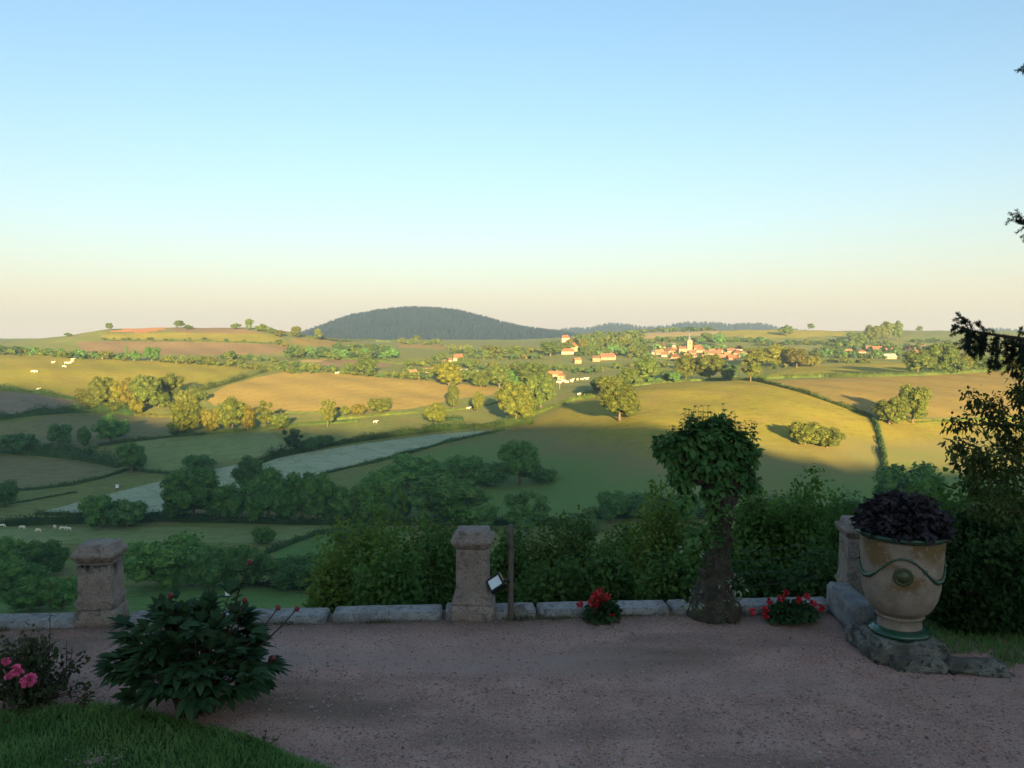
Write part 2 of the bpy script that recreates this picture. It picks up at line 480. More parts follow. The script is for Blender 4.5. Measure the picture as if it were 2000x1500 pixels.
FIELDS = [
 ('pasture','pasture',[(-500,690),(0,690),(140,697),(260,703),(420,712),(500,720),(440,742),(380,756),(330,760),(250,790),(225,798),(150,780),(60,766),(-500,748)]),
 ('wheat_field','wheat',[(405,782),(420,766),(440,754),(500,737),(560,726),(640,728),(760,738),(880,748),(985,758),(960,772),(900,778),(800,799),(700,804),(560,803),(500,800),(420,792)]),
 ('fallow_field','fallow',[(-500,758),(0,764),(70,770),(150,782),(230,800),(200,805),(80,804),(0,818),(-500,832)]),
 ('meadow','brown',[(-500,840),(0,828),(100,812),(230,808),(330,812),(330,846),(230,860),(180,869),(100,872),(0,880),(-500,880)]),
 ('hay_field','pale',[(190,868),(330,853),(450,846),(520,838),(560,868),(545,885),(430,902),(330,922),(285,920),(270,885)]),
 ('stubble_field','brown',[(-500,886),(0,889),(120,898),(240,916),(140,941),(20,958),(-500,962)]),
 ('barley_field','silver',[(70,1003),(170,976),(300,943),(420,915),(560,890),(700,868),(850,848),(985,838),(940,850),(840,872),(700,905),(640,925),(560,950),(420,985),(330,1004)]),
 ('meadow','lush',[(-300,1165),(200,1150),(400,1138),(590,1155),(640,1215),(-300,1215)]),
 ('meadow','lush',[(530,1072),(600,1045),(720,1030),(800,1034),(780,1070),(640,1090),(540,1092)]),
 ('cow_pasture','pale',[(-200,1028),(200,1030),(700,1028),(620,1040),(540,1060),(400,1060),(-200,1062)]),
 ('hill_pasture','slope',[(700,935),(760,905),(850,880),(1000,840),(1060,812),(1130,782),(1200,766),(1300,748),(1450,743),(1490,746),(1560,765),(1640,792),(1710,815),(1728,900),(1733,960),(1735,1012),(1400,1012),(1160,1018),(900,1020),(700,1020)]),
 ('rust_field','rust',[(1490,744),(1700,737),(1900,727),(2600,715),(2600,805),(1900,814),(1725,815),(1640,788),(1560,761)]),
 ('lower_pasture','slope',[(1715,820),(1900,818),(2600,810),(2600,1012),(1900,1012),(1740,1012),(1735,880)]),
 ('far_pasture','pasture',[(1480,738),(1560,716),(1650,709),(1720,705),(1790,712),(1900,722),(1700,732)]),
 ('orange_field','orange',[(212,646),(250,642),(300,640),(338,638),(310,645),(290,649),(225,650)]),
 ('far_fallow','plough',[(315,646),(350,639),(400,638),(470,640),(520,650),(400,649)]),
 ('far_meadow','pasture',[(195,652),(300,651),(480,651),(545,657),(560,668),(400,665),(200,662)]),
 ('ploughed_field','plough',[(150,668),(250,665),(400,668),(560,673),(580,690),(400,693),(250,691),(160,688)]),
 ('far_rust_field','rust',[(565,660),(650,662),(700,668),(660,678),(570,672)]),
 ('far_rust_field','rust',[(775,670),(850,672),(905,676),(880,682),(780,680)]),
 ('far_plough','plough',[(600,704),(700,702),(770,704),(760,716),(640,716)]),
 ('peach_field','peach',[(585,703),(640,701),(625,707),(590,708)]),
 ('far_hay_field','peach',[(1232,654),(1300,646),(1405,644),(1402,652),(1330,658),(1240,661)]),
 ('far_meadow','pasture',[(1405,644),(1520,640),(1640,643),(1660,655),(1500,662),(1410,655)]),
 ('far_hay_field','peach',[(1240,698),(1330,700),(1310,705),(1245,703)]),
]
inner = np.arange(-120, 2121, 4.0)
pxs = np.concatenate([np.linspace(-3000, -160, 40), inner, np.linspace(2160, 5000, 40)])
Yr = np.concatenate([np.geomspace(60, 200, 50)[:-1], np.geomspace(200, 1200, 560)[:-1], np.geomspace(1200, 5500, 70)])
U = (pxs - 1000) / F
X2 = U[None, :] * Yr[:, None]; Y2 = np.repeat(Yr[:, None], len(U), 1); Z2 = tz(X2, Y2)
TV = np.stack([X2, Y2, Z2], -1).reshape(-1, 3)
nc = len(U); nr = len(Yr)
ii, jj = np.meshgrid(np.arange(nr-1), np.arange(nc-1), indexing='ij')
quads = np.stack([ii*nc+jj, ii*nc+jj+1, (ii+1)*nc+jj+1, (ii+1)*nc+jj], -1).reshape(-1, 4)
cen = TV[quads].mean(1)
fid = np.zeros(len(quads), int)
for n_, (nm, mt, poly) in enumerate(FIELDS):
    wp = [(p[0], p[1]) for p in ipath(list(poly) + [poly[0]], 10)]
    fid[inside(wp, cen[:, 0], cen[:, 1])] = n_ + 1
for n_ in range(len(FIELDS) + 1):
    q = quads[fid == n_]
    if not len(q): continue
    used, inv = np.unique(q, return_inverse=True)
    me = mesh_from('terrain' if n_ == 0 else FIELDS[n_-1][0], TV[used], [inv.reshape(-1, 4)], True)
    struct('terrain' if n_ == 0 else FIELDS[n_-1][0], me, MF['meadow' if n_ == 0 else FIELDS[n_-1][1]])

# hillside below and behind the terrace; the unseen ridge is added, shaped to throw the valley's evening shade
TERM = [(-300,742),(0,752),(120,770),(200,797),(300,822),(400,836),(540,834),(700,846),(850,838),(960,832),(1050,824),(1150,828),(1280,828),(1360,846),(1450,862),(1520,888),(1620,903),(1720,915),(1850,924),(2000,925),(2300,925)]
YR = -200.0
rp = []
for p in TERM:
    P = hit(*p); t = (YR - P[1]) / SUNV[1]; Q = P + SUNV * t
    rp.append((Q[0], Q[2]))
rp.sort()
RX = np.array([a for a, _ in rp]); RZ = np.array([b for _, b in rp])
def ridge(X):
    z = np.interp(X, RX, RZ)
    return z + .8*np.sin(X*.21) + .7*np.sin(X*.57+1) + .5*np.sin(X*1.3+2)
def hillz(X, Y):
    t = np.clip((-12 - Y) / (-12 - YR), 0, 1)
    back = -.06 + (ridge(X) + .06) * (t**1.15)
    b2 = np.where(Y < YR, ridge(X) - (YR - Y) * .12, back)
    front = tz(X, np.maximum(Y, 7.7))
    return np.where(Y < 7.5, np.where(Y > -12, -.06, b2), front)
hx = np.concatenate([np.linspace(-900, -160, 30), np.linspace(-150, 150, 101), np.linspace(160, 900, 120)])
hy = np.concatenate([np.linspace(-420, -210, 12), np.linspace(-200, -14, 40), np.linspace(-12, 7.5, 12), [7.9, 8.3, 9, 10, 12, 14, 17, 20, 25, 30, 36, 42, 48, 54, 60]])
HX, HY = np.meshgrid(hx, hy)
HZ = hillz(HX, HY)
edge = np.isclose(HY, 60)
HV = np.stack([HX, HY, HZ], -1).reshape(-1, 3)
nc2 = len(hx); ii, jj = np.meshgrid(np.arange(len(hy)-1), np.arange(nc2-1), indexing='ij')
hq = np.stack([ii*nc2+jj, ii*nc2+jj+1, (ii+1)*nc2+jj+1, (ii+1)*nc2+jj], -1).reshape(-1, 4)
struct('hillside', mesh_from('hillside', HV, [hq], True), MF['lush'])

# ---------------------------------------------------------------- forested mountain and far hills
def hill_from_profile(name, prof, Y0, Y1, mat, nx=160, ny=40, base=-45.0):
    """a rounded hill whose skyline runs through the given points of the photograph"""
    xs = [p for p, _ in prof]; ys = [q for _, q in prof]
    P = np.linspace(xs[0], xs[-1], nx)
    top = np.interp(P, xs, ys)
    kk = np.array([1, 2, 3, 2, 1.]); kk /= kk.sum()
    top = np.convolve(np.pad(top, 2, mode='edge'), kk, 'valid')
    Ym = (Y0 + Y1) / 2
    Xr, Sr = ray(P, top)
    Zt = CAMZ + Sr * Ym
    edge = np.clip(np.minimum(P - xs[0], xs[-1] - P) / (.12 * (xs[-1] - xs[0])), 0, 1)
    T = np.linspace(-1, 1, ny)
    V = []
    for t in T:
        prof_t = math.cos(t * math.pi / 2) ** 1.25
        Yv = Ym + t * (Y1 - Y0) / 2
        x = Xr * Ym * (1 + .12 * t)
        z = base + (Zt - base) * prof_t
        z = z + 4 * np.sin(x*.012 + Yv*.01) * (1 - abs(t)) * (0 if abs(t) < .05 else 1) * prof_t
        V.append(np.stack([x, np.full(nx, Yv), z], 1))
    V = np.concatenate(V)
    ii, jj = np.meshgrid(np.arange(ny-1), np.arange(nx-1), indexing='ij')
    q = np.stack([ii*nx+jj, ii*nx+jj+1, (ii+1)*nx+jj+1, (ii+1)*nx+jj], -1).reshape(-1, 4)
    struct(name, mesh_from(name, V, [q], True), mat)
    return V.reshape(ny, nx, 3)

M_forest = leaf_mat('far_forest_shade_blue', (.006,.016,.036), (.011,.023,.042), .02, 0, .9, False, .05)  # blue of distant shade put into the conifers' base colour
PROF = [(560,672),(600,656),(640,642),(690,624),(740,614),(790,609),(830,609),(880,613),(930,624),(980,638),(1030,648),(1080,654),(1130,662),(1190,672)]
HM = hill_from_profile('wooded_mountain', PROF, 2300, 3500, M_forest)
PROF2 = [(1040,660),(1090,648),(1120,644),(1150,645),(1170,639),(1195,634),(1225,637),(1260,643),(1300,640),(1345,632),(1390,633),(1430,638),(1460,635),(1495,635),(1520,644),(1600,652),(1680,654),(1720,648),(1790,655),(1880,652),(1940,645),(1990,648),(2100,650),(2300,660)]
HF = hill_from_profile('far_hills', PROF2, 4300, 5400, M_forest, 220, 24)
PROF3 = [(-900,672),(-500,664),(-250,668),(0,672),(300,668),(560,662),(700,668)]
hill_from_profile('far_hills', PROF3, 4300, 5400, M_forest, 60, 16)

def conifers(HVv, n, h, seed, name, label):
    r = np.random.default_rng(seed)
    ny, nx, _ = HVv.shape
    fi = r.uniform(0, (ny - 1) * .56, n); fj = r.uniform(0, nx - 1.01, n)
    m = int(n * .22); fi[:m] = (ny - 1) * .5 + r.uniform(-1.2, .8, m)
    i = fi.astype(int); j = fj.astype(int); a = (fi - i)[:, None]; b = (fj - j)[:, None]
    P = (HVv[i, j]*(1-a)*(1-b) + HVv[i+1, j]*a*(1-b) + HVv[i, j+1]*(1-a)*b + HVv[i+1, j+1]*a*b)
    P[:, 2] -= h * .15
    H = h * r.uniform(.6, 1.35, n); Wd = H * r.uniform(.2, .34, n)
    V = []; ang = np.arange(5) / 5 * 2 * math.pi
    for k_, (zz, rr) in enumerate(((0, 1.), (.45, .72))):
        for t in ang + k_ * .6:
            V.append(P + np.stack([np.cos(t)*Wd*rr, np.sin(t)*Wd*rr, zz*H], 1))
    V.append(P + np.stack([0*H, 0*H, H], 1))
    V = np.stack(V, 1).reshape(-1, 3); o = (np.arange(n) * 11)[:, None]
    q = np.concatenate([o + np.array([k_, (k_+1) % 5, 5+(k_+1) % 5, 5+k_]) for k_ in range(5)])
    t3 = np.concatenate([o + np.array([5+k_, 5+(k_+1) % 5, 10]) for k_ in range(5)])
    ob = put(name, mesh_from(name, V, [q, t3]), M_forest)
    tag(ob, label, 'forest', kind='stuff')
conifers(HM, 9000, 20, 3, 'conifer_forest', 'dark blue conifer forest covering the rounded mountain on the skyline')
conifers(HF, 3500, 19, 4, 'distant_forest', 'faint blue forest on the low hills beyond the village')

# ---------------------------------------------------------------- tree prototypes (height 1, crown about 1 wide)
M_leaf = leaf_mat('tree_leaves', (.046,.084,.025), (.118,.148,.040), 9.0, .15, .8, True, .12)
M_bark = stone_mat('tree_bark', (.10,.075,.05), (.14,.11,.08), (.08,.06,.04), 6)
M_hedge = leaf_mat('hedge_leaves', (.042,.078,.026), (.082,.115,.036), .25, .1, .8, True, .12)

def crown_geo(seed, lobes, n, size, low=.1, shape='round'):
    """leaf sprays on many lobes, in unit space: x,y in [-.5,.5], z in [0,1]"""
    r = np.random.default_rng(seed); g = Geo()
    C = []; Rr = []
    for i in range(lobes):
        d = r.normal(size=3); d /= np.linalg.norm(d); q = r.uniform(.25, 1) ** .5
        if shape == 'round': ex = (.36, .36, .38); cz = .54
        elif shape == 'broad': ex = (.39, .39, .33); cz = .52
        elif shape == 'tall': ex = (.32, .32, .42); cz = .52
        elif shape == 'bush': ex = (.36, .36, .36); cz = .44
        elif shape == 'loose': ex = (.36, .36, .36); cz = .58
        c = np.array([0, 0, cz]) + d * q * np.array(ex)
        if c[2] < low + .1: c[2] = low + .1 + r.uniform(0, .1)
        C.append(c); Rr.append(r.uniform(.06, .155) * (.8 if shape == 'loose' else 1))
    C = np.array(C); Rr = np.array(Rr)
    # main mass
    C = np.vstack([C, [0, 0, .55 if shape != 'bush' else .42]]); Rr = np.append(Rr, .25 if shape != 'loose' else .12)
    wt = Rr ** 2; wt[-1] *= .35; k_ = r.choice(len(C), n, p=wt / wt.sum())
    d = r.normal(size=(n, 3)); d /= np.linalg.norm(d, axis=1)[:, None]
    d[:, 2] = np.where(d[:, 2] < -.35, -d[:, 2], d[:, 2])
    P = C[k_] + d * (Rr[k_] * r.uniform(.70, 1.25, n))[:, None]
    P[:, 2] = np.maximum(P[:, 2], low * .6 + r.uniform(0, .05, n))
    Nn = unit(d + r.normal(size=(n, 3)) * .8); D = unit(np.cross(Nn, r.normal(size=(n, 3))))
    s_ = size * r.uniform(.6, 1.35, n)
    g.cards(P, D, Nn, s_ * 1.3, s_)
    for c, q in zip(C, Rr):
        g.ball(c, q * .74, 7, 5, .15)
    return g

def trunk_geo(h, r0, limbs=4, seed=0, lean=.0):
    rr = random.Random(seed); g = Geo()
    g.tube([(0,0,-.03),(0,0,0),(lean*.3,0,h*.5),(lean,0,h)], [r0*1.5, r0*1.25, r0*.9, r0*.7], 7, wob=.08)
    for i in range(limbs):
        a = i / limbs * 6.28 + rr.uniform(-.4, .4); L = rr.uniform(.18, .3)
        g.tube([(lean,0,h*.92),(lean+math.cos(a)*L*.5, math.sin(a)*L*.5, h+L*.55),(lean+math.cos(a)*L, math.sin(a)*L, h+L*1.1)], [r0*.55, r0*.35, r0*.15], 5)
    return g

CROWN = {}; TRUNK = {}; SMALL = {}
for i, (k_, shp, lobes, n, sz, low, th, tr) in enumerate([
    ('round', 'round', 62, 8000, .030, .02, .34, .028), ('broad', 'broad', 66, 8500, .030, .02, .32, .032),
    ('tall', 'tall', 46, 6000, .030, .05, .36, .022), ('bush', 'bush', 60, 6500, .032, .0, .2, .03),
    ('loose', 'loose', 34, 4500, .032, .16, .40, .020)]):
    CROWN[k_] = crown_geo(20 + i, lobes, n, sz, low, shp).mesh('crown_' + k_)
    TRUNK[k_] = trunk_geo(th, tr, 5, i).mesh('trunk_' + k_, True)
    CROWN[k_].materials.append(M_leaf); TRUNK[k_].materials.append(M_bark)
for i in range(5):
    shp = ('round', 'broad', 'tall', 'bush', 'loose')[i]
    g = crown_geo(60 + i, 20, 1100, .07, .05, shp)
    nl = g.n
    me = g.mesh('small_tree')
    SMALL[shp] = me; me.materials.append(M_leaf)

TREE_ID = 0
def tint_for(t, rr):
    base = {'d': (.92,1.42,1.40), 'n': (.92,.98,.82), 'l': (1.12,.98,.72), 'y': (1.5,1.15,.62), 'o': (1.25,.88,.6), 'b': (.55,.75,1.0), 'g': (1.15,1.75,1.50)}[t]  # l warmed for sunlit trees, d and g lifted in shade: painted light
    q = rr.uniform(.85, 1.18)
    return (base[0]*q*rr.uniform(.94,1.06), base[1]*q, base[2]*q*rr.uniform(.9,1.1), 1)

def tree(px, base, top, wpx, kind='round', t='n', label='', cat='tree', group=None, name='tree', small=None, sink=.02):
    global TREE_ID; TREE_ID += 1
    rr = random.Random(TREE_ID * 77 + 5)
    P = hit(px, base)
    H = (base - top) * P[1] / F * 1.08; W = wpx * P[1] / F * 1.2
    scale = (W, W, H); loc = (P[0], P[1], P[2] - H * sink); rz = rr.uniform(0, 6.28)
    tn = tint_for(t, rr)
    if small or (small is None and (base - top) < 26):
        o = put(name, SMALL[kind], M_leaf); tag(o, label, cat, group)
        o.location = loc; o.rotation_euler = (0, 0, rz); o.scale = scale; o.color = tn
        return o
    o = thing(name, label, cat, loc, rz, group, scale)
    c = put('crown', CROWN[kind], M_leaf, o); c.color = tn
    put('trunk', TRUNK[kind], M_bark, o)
    return o

# trees that can be told apart: px, base, top, width, shape, tint, label
TREES = [
 (38,886,838,68,'bush','d','dark dome shaped tree at the left end of the shaded hedge'),
 (118,874,830,46,'round','d','second tree along the shaded hedge at the left, dull green and rounded'),
 (165,874,833,28,'tall','d','slim upright tree in the shaded hedge, third from the left edge'),
 (216,868,811,62,'broad','g','large leafy tree in shade standing just above the hay field corner'),
 (258,922,867,56,'round','n','rounded oak at the right end of the thick hedge over the stubble field'),
 (390,924,880,62,'bush','d','compact dark tree at the lower edge of the pale hay field'),
 (4,990,928,54,'bush','d','dark tree cut off by the left edge of the photo above the cow pasture'),
 (200,1030,950,76,'bush','n','tall half of the double tree left of the barley field tip'),
 (248,1030,966,72,'bush','d','lower right half of the double tree beside the barley field tip'),
 (378,1012,918,112,'round','n','big round tree standing in front of the silver barley strip'),
 (430,1012,950,60,'bush','d','low dark tree filling the gap between two big round trees by the barley strip'),
 (488,965,895,62,'round','d','dark brownish green tree rising behind the tree belt by the barley strip'),
 (525,1022,915,80,'broad','n','light green tall tree in the middle of the valley tree belt'),
 (497,1024,960,40,'tall','g','slender pale tree at the front of the valley tree belt'),
 (590,1014,925,80,'round','n','rounded tree in the valley belt right of the light green tall one'),
 (645,1014,935,62,'bush','d','darker rounded tree in the valley belt, half hidden by its right neighbour'),
 (690,1012,945,62,'bush','n','medium round tree in the valley belt just left of the widest grey green one'),
 (740,1014,926,104,'round','g','wide grey green tree at the right part of the valley belt'),
 (800,952,876,110,'bush','n','wide tree above the valley belt, leftmost of three on the dark slope'),
 (915,947,878,96,'bush','n','middle one of three trees on the dark slope'),
 (1015,946,864,82,'round','n','tall dome tree, right of three on the dark slope'),
 (1062,944,908,50,'bush','d','low dark scrub at the right foot of the three trees on the slope'),
 (870,1020,930,150,'broad','g','very wide bright crowned tree below the three slope trees'),
 (1030,1050,956,108,'loose','g','umbrella shaped tree on thin bare stems behind the wooden post'),
 (1196,1022,960,64,'round','d','dark round tree at the left end of the dark row on the slope foot'),
 (1262,1012,952,90,'bush','d','wide dark tree in shade left of the pollarded tree'),
 (1330,1015,958,80,'bush','d','dark tree seen behind the pollarded tree trunk'),
 (572,884,836,44,'loose','b','spiky dark tree at the start of the long dark hedge'),
 (605,880,850,40,'bush','d','small dark bush tree beside the spiky one in the long hedge'),
 (636,872,845,34,'bush','d','rounded dark bush on the long hedge above the barley strip'),
 (15,1115,1038,70,'bush','n','shaded tree at the left edge below the white cows'),
 (88,1125,1040,92,'bush','d','dark rounded tree below the row of white cows'),
 (25,1160,1076,120,'bush','n','broad dull green tree in the lower left valley corner'),
 (60,1192,1116,92,'bush','g','pale green bushy tree standing in the lowest meadow at the left'),
 (122,1190,1113,72,'bush','g','second pale bushy tree of the lowest meadow, left of the stone pillar'),
 (315,1145,1024,150,'bush','n','very large round tree right of the left stone pillar'),
 (420,1145,1052,110,'bush','d','dark tree between the huge round tree and the small valley field'),
 (482,1145,1045,90,'bush','d','brownish dark tree left of the small green valley field'),
 (516,1062,1021,46,'bush','g','small rounded tree at the tip of the small green valley field'),
 (560,1150,1075,90,'bush','d','dark woodland tree above the lowest meadow, left of the large shrubs'),
 (625,1150,1068,110,'bush','d','dark woodland tree partly hidden by the bright shrubs'),
 (1530,1020,955,90,'bush','d','dark tree on the slope foot between pollard and right pillar'),
 (1772,1030,908,135,'round','g','big round grey green tree rising behind the planted urn'),
 (1210,822,752,78,'round','l','lone sunlit oak with bare trunk and long shadow on the golden pasture'),
 (1737,828,766,66,'bush','l','left half of the sunlit tree pair beside the winding hedge'),
 (1782,826,756,66,'round','l','right and taller half of the sunlit tree pair beside the winding hedge'),
 (1572,868,812,62,'bush','l','left tree of the sunlit clump standing alone on the golden slope'),
 (1615,874,824,66,'bush','l','right tree of the sunlit clump standing alone on the golden slope'),
 (1008,830,750,76,'round','l','large oak half lit above the end of the long dark hedge'),
 (1056,802,736,62,'round','n','duller oak just behind the half lit one'),
 (850,830,788,44,'broad','l','sunlit small spreading tree with shadow on its left, below the wheat field'),
 (886,798,747,28,'tall','l','slim sunlit tree with pale bare trunk on the edge of the wheat field'),
 (933,804,765,26,'tall','l','narrow sunlit tree beside a white cow below the wheat field'),
 (741,806,770,46,'bush','l','bright green bushy tree on the lower edge of the wheat field'),
 (640,834,780,38,'loose','l','umbrella topped tree with bare stems below the wheat field'),
 (702,810,784,30,'bush','o','small ruddy bush tree between two green ones under the wheat field'),
 (672,812,790,26,'bush','l','low yellow green bush under the wheat field'),
 (454,842,777,58,'broad','l','tallest bright green tree of the group below the left end of the wheat'),
 (516,838,783,40,'loose','l','flat topped tree right of the tallest bright green one'),
 (413,844,788,36,'bush','o','rust coloured tree between two green ones'),
 (365,848,768,66,'bush','l','wide yellow green tree at the light edge left of the rust coloured one'),
 (352,850,816,46,'bush','b','dark bush in shadow at the foot of the wide yellow green tree'),
 (484,842,792,36,'tall','o','thin ruddy tree among the group below the wheat'),
 (548,838,800,36,'bush','n','low bush ending the group below the wheat'),
 (168,790,752,42,'bush','l','pale tree at the left tip of the sunlit grove'),
 (202,794,738,50,'round','l','grey green tree second from left in the sunlit grove'),
 (228,796,744,36,'tall','y','yellow tree inside the sunlit grove'),
 (252,800,738,36,'tall','o','reddish brown tree inside the sunlit grove'),
 (287,800,736,60,'round','n','broad deep green tree, largest of the sunlit grove'),
 (332,778,732,52,'round','l','right end tree of the sunlit grove above the lime green field'),
 (268,808,772,30,'bush','y','small lime green bush in front of the sunlit grove'),
 (310,796,760,40,'bush','n','dark green shoulder tree between the two largest of the sunlit grove'),
 (185,798,772,40,'bush','l','low scrub at the foot of the sunlit grove'),
 (226,806,780,46,'bush','l','yellowish scrub along the front of the sunlit grove'),
 (356,792,755,30,'bush','l','bush where the long hedge meets the sunlit grove'),
 (396,785,763,23,'round','n','small ball shaped tree on the left corner of the wheat field'),
 (372,790,764,26,'bush','l','small pale tree left of the ball shaped one'),
 (715,733,700,50,'round','n','dark round oak behind the top edge of the wheat field'),
 (877,757,709,54,'round','y','bright yellow green tree behind the right end of the wheat field'),
 (975,758,714,46,'round','n','round tree in the dense row behind the right tip of the wheat'),
 (1010,758,716,44,'bush','d','dull tree in the dense row behind the right tip of the wheat'),
 (1042,760,711,66,'round','n','tall dome tree right of the dense row, behind the half lit oak'),
 (940,756,720,40,'bush','n','bushy tree left in the dense row behind the wheat tip'),
 (1192,772,736,56,'round','l','sunlit tree on the crest left of the lone oak'),
 (1172,766,728,40,'bush','b','dark tree shaded in the dip left of the sunlit crest tree'),
 (1226,752,720,40,'round','n','rounded tree behind the crest hedge'),
 (1264,748,700,52,'round','n','tall dark green tree standing on the crest hedge'),
 (1308,746,718,36,'bush','b','dark low tree right of the tall crest tree'),
 (1340,742,695,50,'round','l','sunlit oak on the crest, left of a pair'),
 (1386,742,695,54,'round','l','sunlit oak on the crest, right of a pair'),
 (1424,744,704,34,'bush','b','dark blue green tree right of the pair of crest oaks'),
 (1466,745,692,50,'loose','l','thin crowned tree where two hedges meet on the crest'),
 (1512,716,676,72,'round','y','large golden leaved tree beside the village'),
 (1556,718,682,46,'round','o','orange golden tree, right of the largest golden one'),
 (1590,716,690,32,'bush','y','smallest of the golden trees by the village'),
 (1478,716,680,44,'round','y','left shoulder of the golden trees by the village'),
 (1792,732,686,60,'round','n','left tree of the group at the edge of the rust field'),
 (1836,730,672,62,'round','n','tallest tree of the group at the edge of the rust field'),
 (1876,726,680,50,'bush','l','third tree of the group at the edge of the rust field'),
 (1930,724,688,64,'bush','n','bushy tree behind the hanging spruce branch'),
 (1985,722,684,60,'bush','n','tree at the right edge behind the spruce branch'),
 (1535,656,633,30,'bush','n','broad bush on the ridge where the blue hills end'),
 (1583,645,632,16,'round','n','small lone round tree on the right skyline'),
 (1796,649,637,14,'round','n','lone little tree on the skyline right of the wooded knoll'),
 (1752,664,627,24,'tall','n','tallest tree of the wooded knoll on the right skyline'),
 (1730,664,630,30,'round','l','pale tree left of the tallest on the wooded knoll'),
 (1704,668,637,34,'round','l','third tree from the right on the wooded knoll'),
 (1672,672,644,36,'bush','n','left end tree of the wooded knoll'),
 (214,646,631,13,'round','n','lone tree beside the orange field on the left skyline'),
 (350,642,626,22,'round','n','tree on the left skyline at the end of the orange field'),
 (368,644,633,16,'bush','n','bush trailing the skyline tree by the orange field'),
 (461,643,630,20,'bush','n','bush left of the tall skyline tree on the brown hill'),
 (487,645,622,18,'tall','n','tallest tree on the crest of the brown hill'),
 (511,648,631,24,'bush','n','bush right of the tallest crest tree on the brown hill'),
 (530,652,638,18,'bush','n','last green bush descending the brown hill crest'),
 (546,658,643,20,'bush','o','reddish bush on the right flank of the brown hill'),
 (578,660,638,26,'round','l','rounded pale tree left of the mountain foot'),
 (621,664,642,18,'round','l','pale tree in front of the left foot of the mountain'),
 (133,658,649,14,'bush','n','tiny bush on the left skyline slope'),
 (28,690,674,28,'bush','b','dark blue green tree on the top hedge of the left pasture'),
 (263,706,681,22,'bush','d','brownish dark tree on the upper hedge of the left pasture'),
 (297,706,679,34,'round','d','dark round tree, larger of two on the upper hedge of the left pasture'),
 (248,704,676,6,'tall','d','thin dark poplar above the upper hedge of the left pasture'),
 (1107,690,664,36,'bush','n','tree mass left of the white house with a red roof'),
 (1075,696,668,46,'round','n','wide green tree left of the farmhouse on the hill'),
 (1005,700,676,42,'round','n','pale green tree by the small gabled barn'),
 (962,700,675,44,'round','l','round tree left of the pale one by the small gabled barn'),
 (1380,668,650,26,'round','n','tree directly behind the church'),
 (1405,676,654,26,'round','d','dark tree right behind the church'),
]
TREES += [
 (455,1014,930,72,'bush','n','dense tree between the big round one and the slender pale one in the belt'),
 (560,1016,934,66,'bush','d','darker tree right behind the light green tall one in the belt'),
 (620,1016,930,70,'round','n','full crowned tree in the middle right of the valley belt'),
 (668,1016,938,66,'bush','g','paler tree left of the medium round one in the valley belt'),
 (772,1016,946,70,'bush','d','dark tree filling behind the widest grey green one'),
 (848,960,892,74,'bush','d','low dark tree between the left and middle slope trees'),
 (962,950,893,70,'bush','d','low dark tree between the middle and right slope trees'),
 (345,1014,945,60,'bush','d','dark shoulder at the left side of the big round tree by the barley'),
 (935,1030,975,80,'bush','n','tree right of the very wide bright crowned one, above the middle pillar'),
 (700,1085,1012,90,'bush','d','dark rounded tree above the fresh shrubs at the valley bottom'),
 (375,1145,1040,90,'bush','n','tree joining the huge round tree to its dark neighbour'),
 (1140,1040,1000,60,'bush','d','low dark tree right of the umbrella shaped one'),
]
for a in TREES:  # plain green trees low in the shaded valley take the lifted tint
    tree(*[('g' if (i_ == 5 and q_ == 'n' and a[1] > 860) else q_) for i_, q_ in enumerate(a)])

# ---------------------------------------------------------------- rows of small far trees
ROWS = []
ORD = ['leftmost', 'second', 'third', 'fourth', 'fifth', 'sixth', 'seventh', 'eighth', 'ninth', 'tenth', 'eleventh', 'twelfth', 'thirteenth', 'fourteenth', 'fifteenth', 'sixteenth', 'seventeenth', 'eighteenth', 'nineteenth', 'twentieth']
def row(label, pts, n, hpx, wpx, tints='nnl', kinds=('round','bush','broad','loose'), jit=3, seed=0, fill=1.5):
    rr = random.Random(seed + n * 13)
    L = [0]
    for (a, b), (c, d) in zip(pts[:-1], pts[1:]): L.append(L[-1] + math.hypot(c-a, d-b))
    n = int(n * fill)
    for i in range(n):
        s = (i + .5 + rr.uniform(-.45, .45)) / n * L[-1]
        k_ = max(j for j in range(len(L)-1) if L[j] <= s) if s > 0 else 0
        t = (s - L[k_]) / (L[k_+1] - L[k_] + 1e-9)
        px = pts[k_][0] + (pts[k_+1][0]-pts[k_][0])*t; py = pts[k_][1] + (pts[k_+1][1]-pts[k_][1])*t
        py += rr.uniform(-jit, jit) * .7
        h = rr.uniform(hpx[0] * .7, hpx[1]) ; ww = rr.uniform(*wpx) * (h / hpx[1]) ** .5
        ROWS.append((h * ww * (1 if -20 < px < 2020 else .1), px, py, h, ww, rr.choice(kinds), rr.choice(tints), label))
TN = {'n': 'green', 'd': 'dark', 'l': 'pale', 'y': 'golden', 'b': 'bluish', 'o': 'rusty', 'g': 'greyish'}
SN = {'round': 'rounded', 'broad': 'broad', 'tall': 'slim', 'bush': 'bushy', 'loose': 'sparse'}
